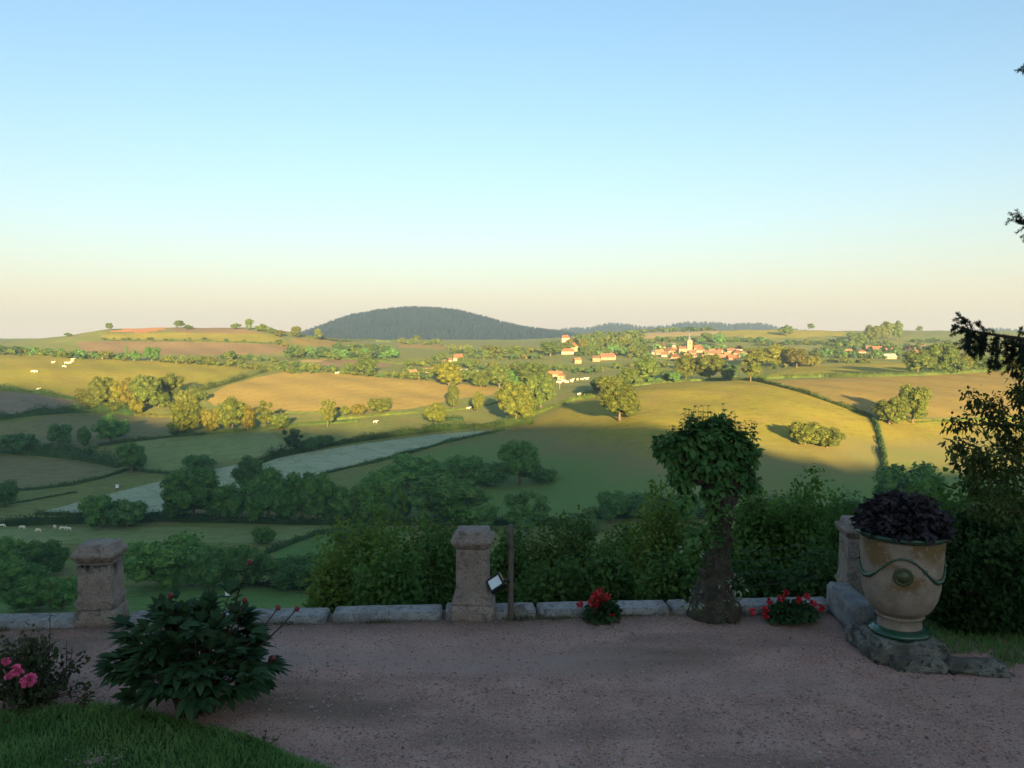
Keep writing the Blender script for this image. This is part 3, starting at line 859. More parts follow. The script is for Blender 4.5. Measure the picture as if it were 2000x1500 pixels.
def flush_rows(limit):
    rows_ = sorted(ROWS, reverse=True); big = rows_[:limit]; rest = rows_[limit:]
    by = {}
    for r_ in big: by.setdefault(r_[7], []).append(r_)
    for lab, rs in by.items():
        rs.sort(key=lambda r_: r_[1])
        for i, (_, px, py, h, ww, kd, tn, _) in enumerate(rs):
            place = ORD[i] if i < len(ORD) else 'towards the right'
            if i == len(rs) - 1 and len(rs) > 1: place = 'rightmost'
            tree(px, py, py - h, ww, kd, tn, '%s %s tree, %s %s' % (TN[tn], SN[kd], place, lab), 'tree', 'trees ' + lab, small=True)
    g = crown_geo(90, 6, 150, .16, .02, 'bush')
    V0 = np.concatenate(g.V); F0 = {k_: np.concatenate(v) for k_, v in g.Fc.items()}
    G = Geo(); tc = []
    for i, (_, px, py, h, ww, kd, tn, _) in enumerate(rest):
        rr = random.Random(i); P = hit(px, py); s_ = P[1] / F
        a = rr.uniform(0, 6.28); c_, q_ = math.cos(a), math.sin(a)
        V = V0 @ np.array([[c_, q_, 0], [-q_, c_, 0], [0, 0, 1]]) * np.array([ww*s_*1.15, ww*s_*1.15, h*s_*1.1]) + P - np.array([0, 0, .03*h*s_])
        G.add(V, list(F0.values())); tc.append(np.repeat(np.array([tint_for(tn, rr)]), len(V0), 0))
    me = G.mesh('distant_trees')
    ca = me.color_attributes.new('tint', 'FLOAT_COLOR', 'POINT'); ca.data.foreach_set('color', np.concatenate(tc).astype(np.float32).ravel())
    m = M_leaf.copy(); m.name = 'distant_tree_leaves'
    nt_ = m.node_tree; oi = next(n for n in nt_.nodes if n.type == 'OBJECT_INFO')
    at_ = nt_.nodes.new('ShaderNodeAttribute'); at_.attribute_name = 'tint'
    for l in list(oi.outputs['Color'].links): nt_.links.new(at_.outputs['Color'], l.to_socket)
    for n in nt_.nodes:
        if n.type == 'TEX_NOISE': n.inputs['Scale'].default_value = .2
    o = put('distant_trees', me, m); tag(o, 'mass of small distant trees filling the hedgerows and copses around the village', 'trees', kind='stuff')

row('along the top of the left pasture', [(-60,692),(0,692),(140,699),(250,704)], 24, (10,18), (12,26), 'nnldb', seed=1)
row('behind the top hedge of the left pasture', [(-60,686),(60,686),(150,694),(260,700)], 18, (9,15), (14,26), 'bnd', seed=2)
row('between left pasture and ploughed field', [(310,706),(400,712),(500,720),(580,726)], 26, (10,19), (12,26), 'nlln', seed=3)
row('in the belt right of the ploughed field', [(430,702),(520,706),(620,722),(690,728)], 20, (10,18), (12,24), 'nbnl', seed=4)
row('along the hedge over the wheat field', [(560,728),(640,728),(760,738),(800,742)], 17, (9,17), (12,22), 'nldn', seed=5)
row('in the wood under the mountain', [(555,698),(620,700),(700,702),(775,700)], 24, (14,24), (20,32), 'bnbd', seed=6)
row('at the back of the wood under the mountain', [(660,690),(700,690),(760,692)], 10, (12,22), (20,30), 'bnn', seed=7)
row('in the copse in front of the mountain', [(780,672),(825,672),(865,674)], 9, (11,17), (14,24), 'nl', seed=8)
row('in front of the mountain', [(874,684),(890,685),(902,685),(915,686),(925,687)], 6, (13,18), (5,8), 'ln', ('tall',), 1, seed=9)
row('between the farm houses and the wheat', [(780,738),(850,742),(930,748),(1080,752)], 24, (14,24), (16,30), 'nnlb', seed=10)
row('around the low barns', [(790,715),(860,714),(950,722),(1060,728)], 22, (12,20), (14,28), 'nnbl', seed=11)
row('in the dense band below the mountain foot', [(840,704),(920,700),(1000,702),(1060,700)], 16, (12,22), (16,30), 'nnb', seed=12)
row('beside the hillside farm', [(1040,722),(1080,722),(1130,728),(1180,726)], 14, (10,18), (12,24), 'nbn', seed=13)
row('in the hillside wood above the farmhouse', [(1125,684),(1170,684),(1230,688),(1260,690)], 26, (16,30), (18,30), 'lnny', seed=14)
row('at the front of the hillside wood', [(1130,696),(1180,692),(1240,698),(1275,702)], 16, (12,20), (16,26), 'nnld', seed=15)
row('at the back of the hillside wood', [(1110,672),(1160,668),(1220,668),(1260,668)], 18, (12,20), (16,28), 'lno', seed=16)
row('on the skyline between mountain and blue hills', [(1120,664),(1180,655),(1240,652),(1310,646),(1400,645)], 20, (8,14), (14,24), 'nbn', seed=17)
row('on the slope behind the village', [(1240,672),(1300,668),(1400,668),(1500,668)], 30, (8,15), (12,22), 'nnbd', seed=18)
row('between the village houses', [(1270,690),(1340,694),(1400,700),(1460,700)], 16, (7,12), (9,16), 'ngb', seed=19)
row('in the hedgerow above the village right end', [(1480,676),(1560,672),(1640,674),(1700,680)], 22, (9,16), (12,24), 'nbbl', seed=20)
row('in the band right of the golden trees', [(1580,698),(1640,698),(1700,700),(1760,700)], 22, (10,20), (14,26), 'nnbd', seed=21)
row('behind the crest field', [(1500,724),(1560,712),(1620,708),(1700,708)], 18, (8,14), (12,22), 'lnn', seed=22)
row('on the slope below the wooded knoll', [(1630,678),(1700,680),(1780,684),(1850,690)], 22, (10,20), (14,26), 'nnb', seed=23)
row('in the row behind the crest hedge', [(1190,760),(1230,752),(1290,748),(1320,746)], 9, (14,24), (16,26), 'nbd', seed=24)
row('in the far right band under the skyline', [(1780,668),(1860,672),(1960,672),(2060,672)], 16, (7,14), (14,24), 'nb', seed=25)
row('below the hanging spruce branch', [(1850,730),(1920,726),(2040,722)], 10, (18,34), (24,36), 'nnl', seed=26)
row('in the hedge crossing the brown hill', [(190,664),(230,662),(300,664),(500,668),(560,672)], 13, (3,8), (8,18), 'nb', seed=27)
row('on the flank of the brown hill', [(540,672),(560,678),(600,690)], 7, (9,14), (14,20), 'nno', seed=28)
row('in the valley hedge at the left', [(70,880),(140,884),(200,888)], 4, (14,20), (20,30), 'd', seed=29)

row('in the village gardens', [(1265,684),(1330,676),(1400,682),(1470,686)], 20, (7,13), (10,16), 'nngb', seed=31)
row('between the hamlet and the golden trees', [(1600,684),(1660,684),(1700,688),(1760,690)], 14, (9,15), (12,20), 'nnb', seed=32)
row('on the meadow edge under the mountain', [(880,690),(960,690),(1060,688)], 14, (9,16), (14,22), 'nlb', seed=33)
row('in the dip behind the wheat field', [(780,728),(860,732),(960,738),(1060,738)], 18, (12,20), (14,24), 'nnlb', seed=34)
row('below the village fields', [(1190,722),(1250,716),(1330,718),(1420,720)], 14, (10,18), (14,22), 'nlb', seed=35)
flush_rows(150)

# ---------------------------------------------------------------- hedges
def hedge(pts, h, wd, label, tint=(1, 1, 1), dens=16, card=.55, step=14, irregular=.42):
    P = ipath(pts, step)
    seg = np.linalg.norm(np.diff(P[:, :2], axis=0), axis=1)
    ok = np.append(True, seg < 60)
    P = P[ok]
    if len(P) < 2: return
    d = np.append(0, np.cumsum(np.linalg.norm(np.diff(P, axis=0), axis=1)))
    L = d[-1]; m = max(4, int(L / 3.0)); s = np.linspace(0, L, m)
    C = np.stack([np.interp(s, d, P[:, k_]) for k_ in range(3)], 1)
    C[:, 2] = tz(C[:, 0], C[:, 1])
    hh = h * (1 + irregular * np.convolve(rng.normal(size=m + 4), np.ones(5) / 5, 'valid') * 1.6)
    hh = np.maximum(hh, h * .45)
    T = unit(np.gradient(C, axis=0)); S = unit(np.cross(T, [0, 0, 1.0]))
    g = Geo()
    rings = []
    for i in range(m):
        r_ = [C[i] + S[i]*wd*.42 + [0,0,-.4], C[i] + S[i]*wd*.45 + [0,0,hh[i]*.6], C[i] + [0,0,hh[i]*.9], C[i] - S[i]*wd*.45 + [0,0,hh[i]*.6], C[i] - S[i]*wd*.42 + [0,0,-.4]]
        rings.append(r_)
    rings = [[C[i] + (np.array(q) - C[i]) * [.8, .8, .86] for q in r_] for i, r_ in enumerate(rings)]
    g.rings(rings)
    n = int(min(9000, L * dens * (h / 2.5)))
    t = rng.uniform(0, m - 1.01, n); i = t.astype(int); f = (t - i)[:, None]
    a = rng.uniform(0, math.pi, n)
    c = C[i] * (1-f) + C[i+1] * f; hv = hh[i]*(1-f[:, 0]) + hh[i+1]*f[:, 0]
    Pn = c + S[i] * (np.cos(a) * wd * .52 * rng.uniform(.7, 1.3, n))[:, None]; Pn[:, 2] += hv * (.12 + .88 * np.sin(a) ** .7) * rng.uniform(.7, 1.3, n)
    Nn = unit(S[i] * np.cos(a)[:, None] + np.array([0, 0, 1.]) * np.sin(a)[:, None] + rng.normal(size=(n, 3)) * .5)
    D = unit(np.cross(Nn, rng.normal(size=(n, 3)))); sz = card * rng.uniform(.6, 1.4, n)
    g.cards(Pn, D, Nn, sz * 1.2, sz)
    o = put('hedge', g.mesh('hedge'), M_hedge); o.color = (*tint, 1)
    tag(o, label, 'hedge')
    return o

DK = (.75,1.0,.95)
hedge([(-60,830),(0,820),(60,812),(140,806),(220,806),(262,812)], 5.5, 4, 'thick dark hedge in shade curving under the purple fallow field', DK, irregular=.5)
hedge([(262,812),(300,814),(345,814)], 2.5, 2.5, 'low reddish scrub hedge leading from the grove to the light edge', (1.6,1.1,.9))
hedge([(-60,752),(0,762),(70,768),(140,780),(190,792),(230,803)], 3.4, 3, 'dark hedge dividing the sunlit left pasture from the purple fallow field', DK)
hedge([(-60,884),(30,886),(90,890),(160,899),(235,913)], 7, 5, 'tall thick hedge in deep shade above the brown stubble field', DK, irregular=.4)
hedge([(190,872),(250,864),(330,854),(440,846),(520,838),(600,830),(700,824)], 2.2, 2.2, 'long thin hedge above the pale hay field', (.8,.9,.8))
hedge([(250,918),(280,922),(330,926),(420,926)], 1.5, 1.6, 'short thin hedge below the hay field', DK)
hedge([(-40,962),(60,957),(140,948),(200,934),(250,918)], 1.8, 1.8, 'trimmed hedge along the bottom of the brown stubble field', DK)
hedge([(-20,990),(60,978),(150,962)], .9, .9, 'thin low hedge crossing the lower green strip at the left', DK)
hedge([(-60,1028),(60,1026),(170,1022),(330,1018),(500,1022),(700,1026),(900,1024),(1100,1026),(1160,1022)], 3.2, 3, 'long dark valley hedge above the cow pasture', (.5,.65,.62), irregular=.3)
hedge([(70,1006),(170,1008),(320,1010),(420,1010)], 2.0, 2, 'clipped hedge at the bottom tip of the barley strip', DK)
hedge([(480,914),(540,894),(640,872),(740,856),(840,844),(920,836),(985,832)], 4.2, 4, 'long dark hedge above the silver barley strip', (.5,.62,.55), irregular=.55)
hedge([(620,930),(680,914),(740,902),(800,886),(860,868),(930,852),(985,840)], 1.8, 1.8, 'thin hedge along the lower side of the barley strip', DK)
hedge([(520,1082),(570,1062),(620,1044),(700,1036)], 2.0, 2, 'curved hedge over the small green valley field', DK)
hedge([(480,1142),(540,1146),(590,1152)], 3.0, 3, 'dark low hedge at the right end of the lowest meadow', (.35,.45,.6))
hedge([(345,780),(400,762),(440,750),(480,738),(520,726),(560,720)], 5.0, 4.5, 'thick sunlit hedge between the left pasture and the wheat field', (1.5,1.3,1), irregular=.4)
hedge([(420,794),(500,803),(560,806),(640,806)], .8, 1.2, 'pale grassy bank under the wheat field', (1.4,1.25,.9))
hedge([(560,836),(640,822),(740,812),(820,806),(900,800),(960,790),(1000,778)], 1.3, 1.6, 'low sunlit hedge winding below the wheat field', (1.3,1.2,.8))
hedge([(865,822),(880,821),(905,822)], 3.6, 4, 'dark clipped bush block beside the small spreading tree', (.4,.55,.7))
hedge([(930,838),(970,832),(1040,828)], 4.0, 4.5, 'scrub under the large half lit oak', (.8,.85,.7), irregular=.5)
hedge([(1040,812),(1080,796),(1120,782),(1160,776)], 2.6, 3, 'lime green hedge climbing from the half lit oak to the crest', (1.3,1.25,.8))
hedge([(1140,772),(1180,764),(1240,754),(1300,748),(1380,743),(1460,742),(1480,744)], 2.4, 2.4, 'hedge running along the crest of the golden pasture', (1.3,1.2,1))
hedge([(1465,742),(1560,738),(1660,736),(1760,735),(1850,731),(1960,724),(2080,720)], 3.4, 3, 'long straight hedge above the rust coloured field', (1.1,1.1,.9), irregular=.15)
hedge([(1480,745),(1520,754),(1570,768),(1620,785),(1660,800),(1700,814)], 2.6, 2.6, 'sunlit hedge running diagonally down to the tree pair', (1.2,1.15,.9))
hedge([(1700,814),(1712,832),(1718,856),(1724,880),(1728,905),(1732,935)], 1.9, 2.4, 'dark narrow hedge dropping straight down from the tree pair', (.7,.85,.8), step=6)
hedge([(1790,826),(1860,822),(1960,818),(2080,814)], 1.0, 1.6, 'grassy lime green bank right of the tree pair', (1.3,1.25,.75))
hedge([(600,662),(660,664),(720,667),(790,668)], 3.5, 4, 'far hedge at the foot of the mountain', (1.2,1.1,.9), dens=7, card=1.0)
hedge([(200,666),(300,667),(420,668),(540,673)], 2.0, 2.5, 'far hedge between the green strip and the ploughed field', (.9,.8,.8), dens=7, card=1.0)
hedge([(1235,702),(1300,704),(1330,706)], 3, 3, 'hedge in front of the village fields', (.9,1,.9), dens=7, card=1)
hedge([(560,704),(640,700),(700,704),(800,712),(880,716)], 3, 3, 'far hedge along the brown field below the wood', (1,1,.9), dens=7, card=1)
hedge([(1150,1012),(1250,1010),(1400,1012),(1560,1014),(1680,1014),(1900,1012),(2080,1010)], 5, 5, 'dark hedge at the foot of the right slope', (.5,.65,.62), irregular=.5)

# ---------------------------------------------------------------- village houses
M_wall = {'w': plain_mat('white_render', (.38,.32,.24), .9, spec=.1), 'y': plain_mat('cream_render', (.34,.25,.15), .9, spec=.1), 'p': plain_mat('stone_render', (.34,.23,.155), .9, spec=.1)}
M_roof = {'r': plain_mat('red_tiles', (.25,.10,.062), .85, spec=.1), 'b': plain_mat('brown_tiles', (.17,.10,.07), .85, spec=.1), 'o': plain_mat('orange_tiles', (.27,.150,.085), .85, spec=.1), 's': plain_mat('grey_sheet_roof', (.30,.28,.27), .6), 'k': plain_mat('slate_roof', (.10,.11,.13), .6)}
M_pane = plain_mat('window_pane', (.03,.04,.05), .15, spec=.6)
M_door = plain_mat('wooden_door', (.14,.08,.05), .7)

def roof_geo(L, W, h, rh, over=.5, hip=0.0):
    g = Geo(); x, y = L/2 + over, W/2 + over; t = .18; r = L/2 + over - hip
    z0 = h - over * rh / (W/2)
    V = [(-x,-y,z0),(x,-y,z0),(x,y,z0),(-x,y,z0),(-r,0,h+rh),(r,0,h+rh)]
    Vt = [(a, b, c + t) for a, b, c in V]
    g.add(V + Vt, [np.array([(0,1,5,4),(2,3,4,5)][::1]), np.array([(6,7,11,10),(8,9,10,11)]), np.array([(0,1,7,6),(2,3,9,8),(1,2,8,7),(3,0,6,9)]), np.array([(7,8,11),(9,6,10),(1,5,2),(3,4,0)])])
    return g
def wall_geo(L, W, h, rh, gable=True):
    g = Geo(); x, y = L/2, W/2
    V = [(-x,-y,-3),(x,-y,-3),(x,y,-3),(-x,y,-3),(-x,-y,h),(x,-y,h),(x,y,h),(-x,y,h)]
    Fq = [(0,1,5,4),(1,2,6,5),(2,3,7,6),(3,0,4,7)]
    g.add(V, [np.array(Fq)])
    if gable: g.add([(-x,-y,h),(-x,y,h),(-x,0,h+rh*.97),(x,-y,h),(x,y,h),(x,0,h+rh*.97)], [np.array([(0,2,1),(3,4,5)])])
    return g

def house(px, base, wpx, eave, rpx, rot, wall, roof, label, name='house', cat='house', depth=8, hip=0, chim=True, win=3, group=None):
    P = hit(px, base); s = P[1] / F
    L = max(4.5, wpx * s); h = max(2.3, eave * s); rh = max(1.2, rpx * s)
    side = abs(math.sin(rot)) > .7
    Lm, Wm = (max(depth, L), L) if side else (L, depth)
    rh = min(rh, Wm * .55)
    o = thing(name, label, cat, (P[0], P[1] + 3, P[2]), rot, group)
    put('wall', wall_geo(Lm, Wm, h, rh, hip == 0).mesh('wall'), M_wall[wall], o)
    rf = put('roof', roof_geo(Lm, Wm, h, rh, .5, hip).mesh('roof'), M_roof[roof], o)
    if chim:
        g = Geo(); g.box((Lm*.28, 0, h + rh + .1), (.7, .7, 1.8)); put('chimney', g.mesh('chimney'), M_wall['p'], rf)
    # openings on the long front and on the gable ends
    spots = [(-Lm/2 + Lm*(i+.5)/win, -Wm/2 - .03, 0) for i in range(win)] + [(-Lm/2 - .03, 0, 1), (Lm/2 + .03, 0, 1)]
    for i, (wx, wy, e) in enumerate(spots):
        g = Geo()
        if i == 0:
            g.box((wx, wy, 1.05), (1.1, .12, 2.1)); put('door', g.mesh('door'), M_door, o)
        else:
            g.box((wx, wy, h*.58), (.12, 1.0, 1.3) if e else (1.0, .12, 1.3)); put('window', g.mesh('window'), M_pane, o)
    return o

HP = math.pi / 2
HOUSES = [
 (1104,668,16,8,7,.2,'w','r','white house with bright red hipped roof standing highest on the wooded hill',10,3),
 (1108,692,24,6,5,.1,'w','r','low wing with red roof in front of the tall farmhouse on the hill',8,0),
 (1119,690,14,15,7,HP+.3,'y','o','tall cream farmhouse with steep gable and orange roof on the hill',10,0),
 (1020,700,15,3,8,HP+.2,'p','o','small gabled barn with steep orange roof alone in the meadow',10,0),
 (895,705,20,6,7,.1,'w','r','white house with red roof among trees left of the gabled barn',9,2),
 (879,708,7,5,3,.2,'w','b','tiny white annex left of the red roofed house in the trees',5,0),
 (866,710,5,4,2,.1,'w','b','smallest white shed at the left of the tree hidden houses',4,0),
 (838,728,26,4,5,.0,'p','o','long low barn with pale orange roof behind the wheat field',9,0),
 (806,732,14,3,5,.2,'p','o','small barn with pinkish roof left of the long barn by the wheat',7,0),
 (915,733,38,6,6,-.05,'w','s','long pale barn with grey roof right of the yellow tree',10,0),
 (1080,736,34,6,5,-.2,'p','o','long farm barn with light roof above the herd of white cows',9,0),
 (1097,742,12,9,4,HP-.3,'y','o','cream end building of the farm barn above the herd',9,0),
 (1128,710,13,7,4,.2,'y','o','small cream house with flat orange roof below the hill farmhouse',8,0),
 (1166,706,14,7,4,-.3,'y','b','cream cottage at the left end of the long red roofed house',8,0),
 (1186,703,28,6,7,.1,'p','b','long house with dull red roof in the middle of the slope',9,0),
 (1198,702,9,9,6,HP,'y','b','narrow cream gable end right of the dull red roof',8,0),
 (1232,664,9,6,7,HP-.2,'y','b','little gabled house high beside the hill meadow',8,0),
 (1275,694,6,6,3,.1,'w','k','small white cube house at the left end of the village',6,0),
 (1288,693,17,4,6,.1,'p','o','village house with broad orange roof second from the left',9,0),
 (1309,692,16,7,6,HP+.4,'p','o','village house with pale stone gable facing the valley',9,0),
 (1315,679,8,5,4,.2,'w','k','white walled house with slate roof at the back of the village',7,0),
 (1331,689,12,6,7,HP,'y','o','village house with bright yellow gable below the church',9,0),
 (1352,694,14,5,5,.1,'p','b','brown roofed house in front of the church tower',8,0),
 (1369,688,16,5,9,HP-.2,'p','o','village house with steep orange gable right of the church',9,0),
 (1384,695,18,5,5,.0,'p','b','brown roofed house below the steep orange gable',9,0),
 (1341,698,9,4,3,.1,'w','o','low white cottage at the front edge of the village',6,0),
 (1356,699,8,4,3,.1,'w','r','second low cottage at the front edge of the village',6,0),
 (1376,700,11,4,3,.2,'y','o','low cottage with cream wall under the village trees',7,0),
 (1399,695,20,5,6,.1,'p','b','long violet brown roof in the middle of the village',9,0),
 (1412,702,20,5,5,.0,'p','o','wide front house with pale orange roof in the village',9,0),
 (1428,690,17,5,5,.1,'y','b','house with red brown roof behind the wide front house',9,0),
 (1444,686,13,5,7,HP,'w','r','white gabled house at the upper right of the village',9,0),
 (1430,704,18,5,6,.2,'p','r','crimson roofed house at the lower right of the village',9,0),
 (1457,694,11,4,4,.3,'w','b','last small house at the right end of the village',7,0),
 (1655,692,20,6,4,.1,'w','o','pale low house in the right hamlet, left end',8,0),
 (1714,688,20,5,9,.1,'p','r','red roofed house of the right hamlet below the knoll',10,0),
 (1739,691,18,7,4,.1,'w','o','white walled low house of the right hamlet',8,0),
 (1738,701,24,5,5,.1,'p','s','farm shed with silver roof in front of the right hamlet',10,0),
 (1780,685,16,5,8,.3,'y','r','house with steep red roof, second from right in the hamlet',9,0),
 (1803,684,18,5,6,-.1,'w','r','rightmost house of the hamlet with red roof and white wall',9,3),
]
for (px, base, wpx, eave, rpx, rot, wl, rf, lab, dep, hip) in HOUSES:
    house(px, base, wpx, eave, rpx, rot, wl, rf, lab, depth=dep, hip=hip, win=2 if wpx < 14 else 3)

rh = random.Random(5)
XH = [(1296,680),(1322,686),(1362,683),(1392,690),(1421,697),(1448,698),(1298,697),(1320,700),(1386,703),(1405,689),(1440,692),(1465,700),(1682,690),(1668,697),(1760,694),(1790,693),(1698,683),(1820,690)]
XL = ['behind the broad orange roof at the village left','between gable houses left of the church','close behind the church','above the violet brown roof','right of the wide front house','below the white gabled house','at the lower left corner of the village','left of the low front cottages','at the front edge under the tall trees','at the village back near the crimson roof','beside the red brown roof','at the far right of the village','left of the hamlet red roof','at the lower left of the hamlet','between shed and steep red roof','below the steep red roof','behind the hamlet under the knoll','at the right end of the hamlet']
for (px, py), place in zip(XH, XL):
    rf = rh.choice('robb'); wl_ = rh.choice('wypp'); big = rh.uniform(9, 15)
    house(px, py, big, rh.uniform(3, 5), rh.uniform(3, 6), rh.choice([rh.uniform(-.3, .3), HP + rh.uniform(-.4, .4)]), wl_, rf,
          '%s house with %s roof %s' % ({'w': 'white', 'y': 'cream', 'p': 'stone'}[wl_], {'r': 'red', 'o': 'orange', 'b': 'brown'}[rf], place), depth=8, win=2)
# church
P = hit(1347, 690); s = P[1] / F
ch = thing('church', 'village church with square pale tower and thin dark spire', 'church', (P[0], P[1] + 4, P[2]), .05)
g = wall_geo(19*s, 9, 9*s, 5*s); m_ = g.mesh('nave'); nv = put('nave', m_, M_wall['p'], ch); nv.location = (-11*s, 3, 0)
rf = put('roof', roof_geo(19*s, 9, 9*s, 4.5*s).mesh('roof'), M_roof['b'], ch); rf.location = (-11*s, 3, 0)
g = Geo(); g.box((0, 0, 11*s), (9.5*s, 9.5*s, 28*s)); tw = put('tower', g.mesh('tower'), plain_mat('tower_stone', (.40,.26,.15), .9, spec=.1), ch)
g = Geo(); g.lathe([(5.6*s, 25*s), (3.0*s, 29*s), (1.1*s, 34*s), (.05, 41*s)], 4); sp = put('spire', g.mesh('spire'), M_roof['k'], ch); sp.rotation_euler.z = .785
for dx in (-1.6*s, 1.6*s):
    g = Geo(); g.box((dx, -4.8*s, 20*s), (1.4*s, .2, 4*s)); put('belfry_opening', g.mesh('belfry_opening'), M_pane, tw)
for sx in (-1, 1):
    g = Geo(); g.box((-11*s + sx*5*s, -1.6, 5*s), (1.2*s, .2, 4*s)); put('window', g.mesh('window'), M_pane, nv)

# ---------------------------------------------------------------- cattle
M_cow = plain_mat('cream_hide', (.82,.74,.60), .8, spec=.1)
def skin_mesh(name, verts, edges, radii, sub=1):
    me = bpy.data.meshes.new(name); me.from_pydata([tuple(v) for v in verts], edges, [])
    o = bpy.data.objects.new(name, me); COL.objects.link(o)
    sk = o.modifiers.new('s', 'SKIN'); sk.use_smooth_shade = True
    for i, r_ in enumerate(radii):
        v = me.skin_vertices[0].data[i]; v.radius = (r_, r_) if not isinstance(r_, tuple) else r_; v.use_root = (i == 0)
    sb = o.modifiers.new('b', 'SUBSURF'); sb.levels = sub
    dg = bpy.context.evaluated_depsgraph_get()
    out = bpy.data.meshes.new_from_object(o.evaluated_get(dg)); out.name = name
    bpy.data.objects.remove(o)
    return out
def cow_mesh(graze):
    V = [(-.75,0,1.12),(-.2,0,1.10),(.45,0,1.12),(.80,0,1.22)]; Rr = [.30,.36,.34,.24]; E = [(0,1),(1,2),(2,3)]
    if graze: V += [(1.08,0,.85),(1.25,0,.42),(1.38,0,.16)]; Rr += [.17,.15,.09]
    else: V += [(1.12,0,1.45),(1.42,0,1.45),(1.66,0,1.30)]; Rr += [.17,.15,.09]
    E += [(3,4),(4,5),(5,6)]
    for root, x, d in ((0, -.80, -.12), (2, .58, 0)):
        for sy in (-1, 1):
            k_ = len(V)
            V += [(x, sy*.20, .80), (x + d, sy*.20, .42), (x + .02, sy*.20, .04)]; Rr += [.13, .07, .06]
            E += [(root, k_), (k_, k_+1), (k_+1, k_+2)]
    k_ = len(V); V += [(-1.10,0,1.18),(-1.17,0,.7)]; Rr += [.05,.04]; E += [(0,k_),(k_,k_+1)]
    k_ = len(V)
    for sy in (-1, 1):
        b = V[5]; V.append((b[0]-.08, sy*.24, b[2]+.10)); Rr.append(.045); E.append((5, len(V)-1))
    me = skin_mesh('cow', V, E, Rr, 1); me.materials.append(M_cow); return me
COW = [cow_mesh(True), cow_mesh(False)]
def cow(px, py, k_, rz, label, sc=1.0, group=None):
    P = hit(px, py); o = put('cow', COW[k_], M_cow); o.location = P; o.rotation_euler = (0, 0, rz); o.scale = (sc,)*3
    tag(o, label, 'cow', group)
    return o
GV = 'white cows grazing in the valley pasture'
for a in [(4,1031,0,.2,'white cow at the left edge of the valley pasture, leftmost of the grazing row'),(43,1034,0,0,'white cow with lowered head, second from left in the valley pasture'),
          (75,1040,0,3.0,'white cow nearest to the dark trees, lowest of the valley row'),(107,1033,0,2.4,'white cow facing left just under the valley hedge'),
          (122,1036,0,3.1,'white cow left of the pair in the valley pasture'),(134,1037,1,2.9,'cream cow at the right end of the valley row')]:
    cow(*a, 1.12, GV)
GL = 'white cows on the sunlit left pasture'
for a in [(104,710,1,0,'white cow standing apart at the left of the sunlit pasture herd'),(125,718,0,.3,'white cow lowest of the sunlit pasture herd'),
          (129,711,0,0,'white cow in the middle of the sunlit pasture herd'),(136,711,0,3.0,'white cow below the tight bunch of the sunlit herd'),
          (141,708,1,1.2,'white cow of the tight bunch on the sunlit pasture'),(142,704,1,.6,'topmost white cow of the tight bunch on the sunlit pasture'),
          (189,702,0,.1,'white cow right of the bunch near the top hedge'),(198,702,0,3.0,'white cow rightmost near the top hedge of the sunlit pasture'),
          (64,728,0,.1,'white cow in the lower left part of the sunlit pasture'),(70,728,0,3.1,'white cow beside the one in the lower left of the sunlit pasture'),
          (264,704,1,0,'pale cow resting under the two dark trees'),(74,763,1,0,'white cow by the dark hedge in shade')]:
    cow(*a, 1.5, GL)
GR = 'white cows in a herd under the long barn'
for i, (px, py) in enumerate([(1090,749),(1093,749),(1099,746),(1101,747),(1104,748),(1107,748),(1110,748),(1114,746),(1117,747),(1119,744),(1128,743),(1137,743),(1143,742),(1147,742)]):
    cow(px, py, i % 2, rng.uniform(-.5, 3.5), 'small white cow in the tight herd below the long farm barn', 1.6, GR)
cow(733,827,1,0,'white cow alone in the meadow below the wheat field',1.3)
cow(915,800,1,.2,'white cow in the shadow of the narrow tree',1.3)
cow(1131,772,1,.4,'white cow on the lime green slope left of the crest',1.3)
cow(658,731,1,0,'white cow at the top edge of the wheat field',1.6)

# water tank and trough
M_white = plain_mat('white_plastic', (.75,.76,.76), .5); M_dark = plain_mat('dark_metal', (.03,.03,.035), .5)
P = hit(229, 956); t = thing('water_tank', 'white livestock water tank on wheels beside the barley strip', 'water tank', P, .2)
g = Geo(); g.lathe([(.1,0),(.75,0),(.8,.2),(.8,1.5),(.75,1.7),(.1,1.75)], 16, (0,0,.8)); o = put('tank', g.mesh('tank', False), M_white, t)
g = Geo(); g.box((0,0,.65), (2.0,1.2,.14)); g.box((1.6,0,.6), (1.4,.1,.1)); put('chassis', g.mesh('chassis'), M_dark, t)
for sy in (-1, 1):
    g = Geo(); g.tube([(0, sy*.75-.1, .4), (0, sy*.75+.1, .4)], .4, 12); put('wheel', g.mesh('wheel'), M_dark, t)
P = hit(445, 1166); t = thing('cattle_feeder', 'white box feeder with low dark frame in the lowest meadow', 'feeder', P, .1)
g = Geo(); g.box((0,0,1.05), (1.2,.9,1.1), 0, .03); put('hopper', g.mesh('hopper'), M_white, t)
g = Geo(); g.box((-.6,0,.3), (2.6,1.1,.14)); put('tray', g.mesh('tray'), M_dark, t)
for sx in (-1.7, .5):
    for sy in (-.45, .45):
        g = Geo(); g.box((sx, sy, .12), (.1,.1,.34)); put('leg', g.mesh('leg'), M_dark, t)

# power poles
for (px, b, tp, lab) in [(1093,760,737,'thin pale pole by the herd under the long barn'),(818,743,726,'thin pale pole left of the yellow tree'),(900,747,734,'pale post in front of the long grey roofed barn'),(1041,694,682,'thin pole beside the meadow on the hill'),(1176,688,670,'pole at the edge of the hillside wood')]:
    P = hit(px, b); H = (b - tp) * P[1] / F
    o = thing('utility_pole', lab, 'pole', P)
    g = Geo(); g.tube([(0,0,-.5),(0,0,H)], [.2,.14], 6); put('pole', g.mesh('pole'), M_wall['p'], o)
    g = Geo(); g.box((0,0,H-.5), (1.6,.12,.12)); put('crossarm', g.mesh('crossarm'), M_wall['p'], o)

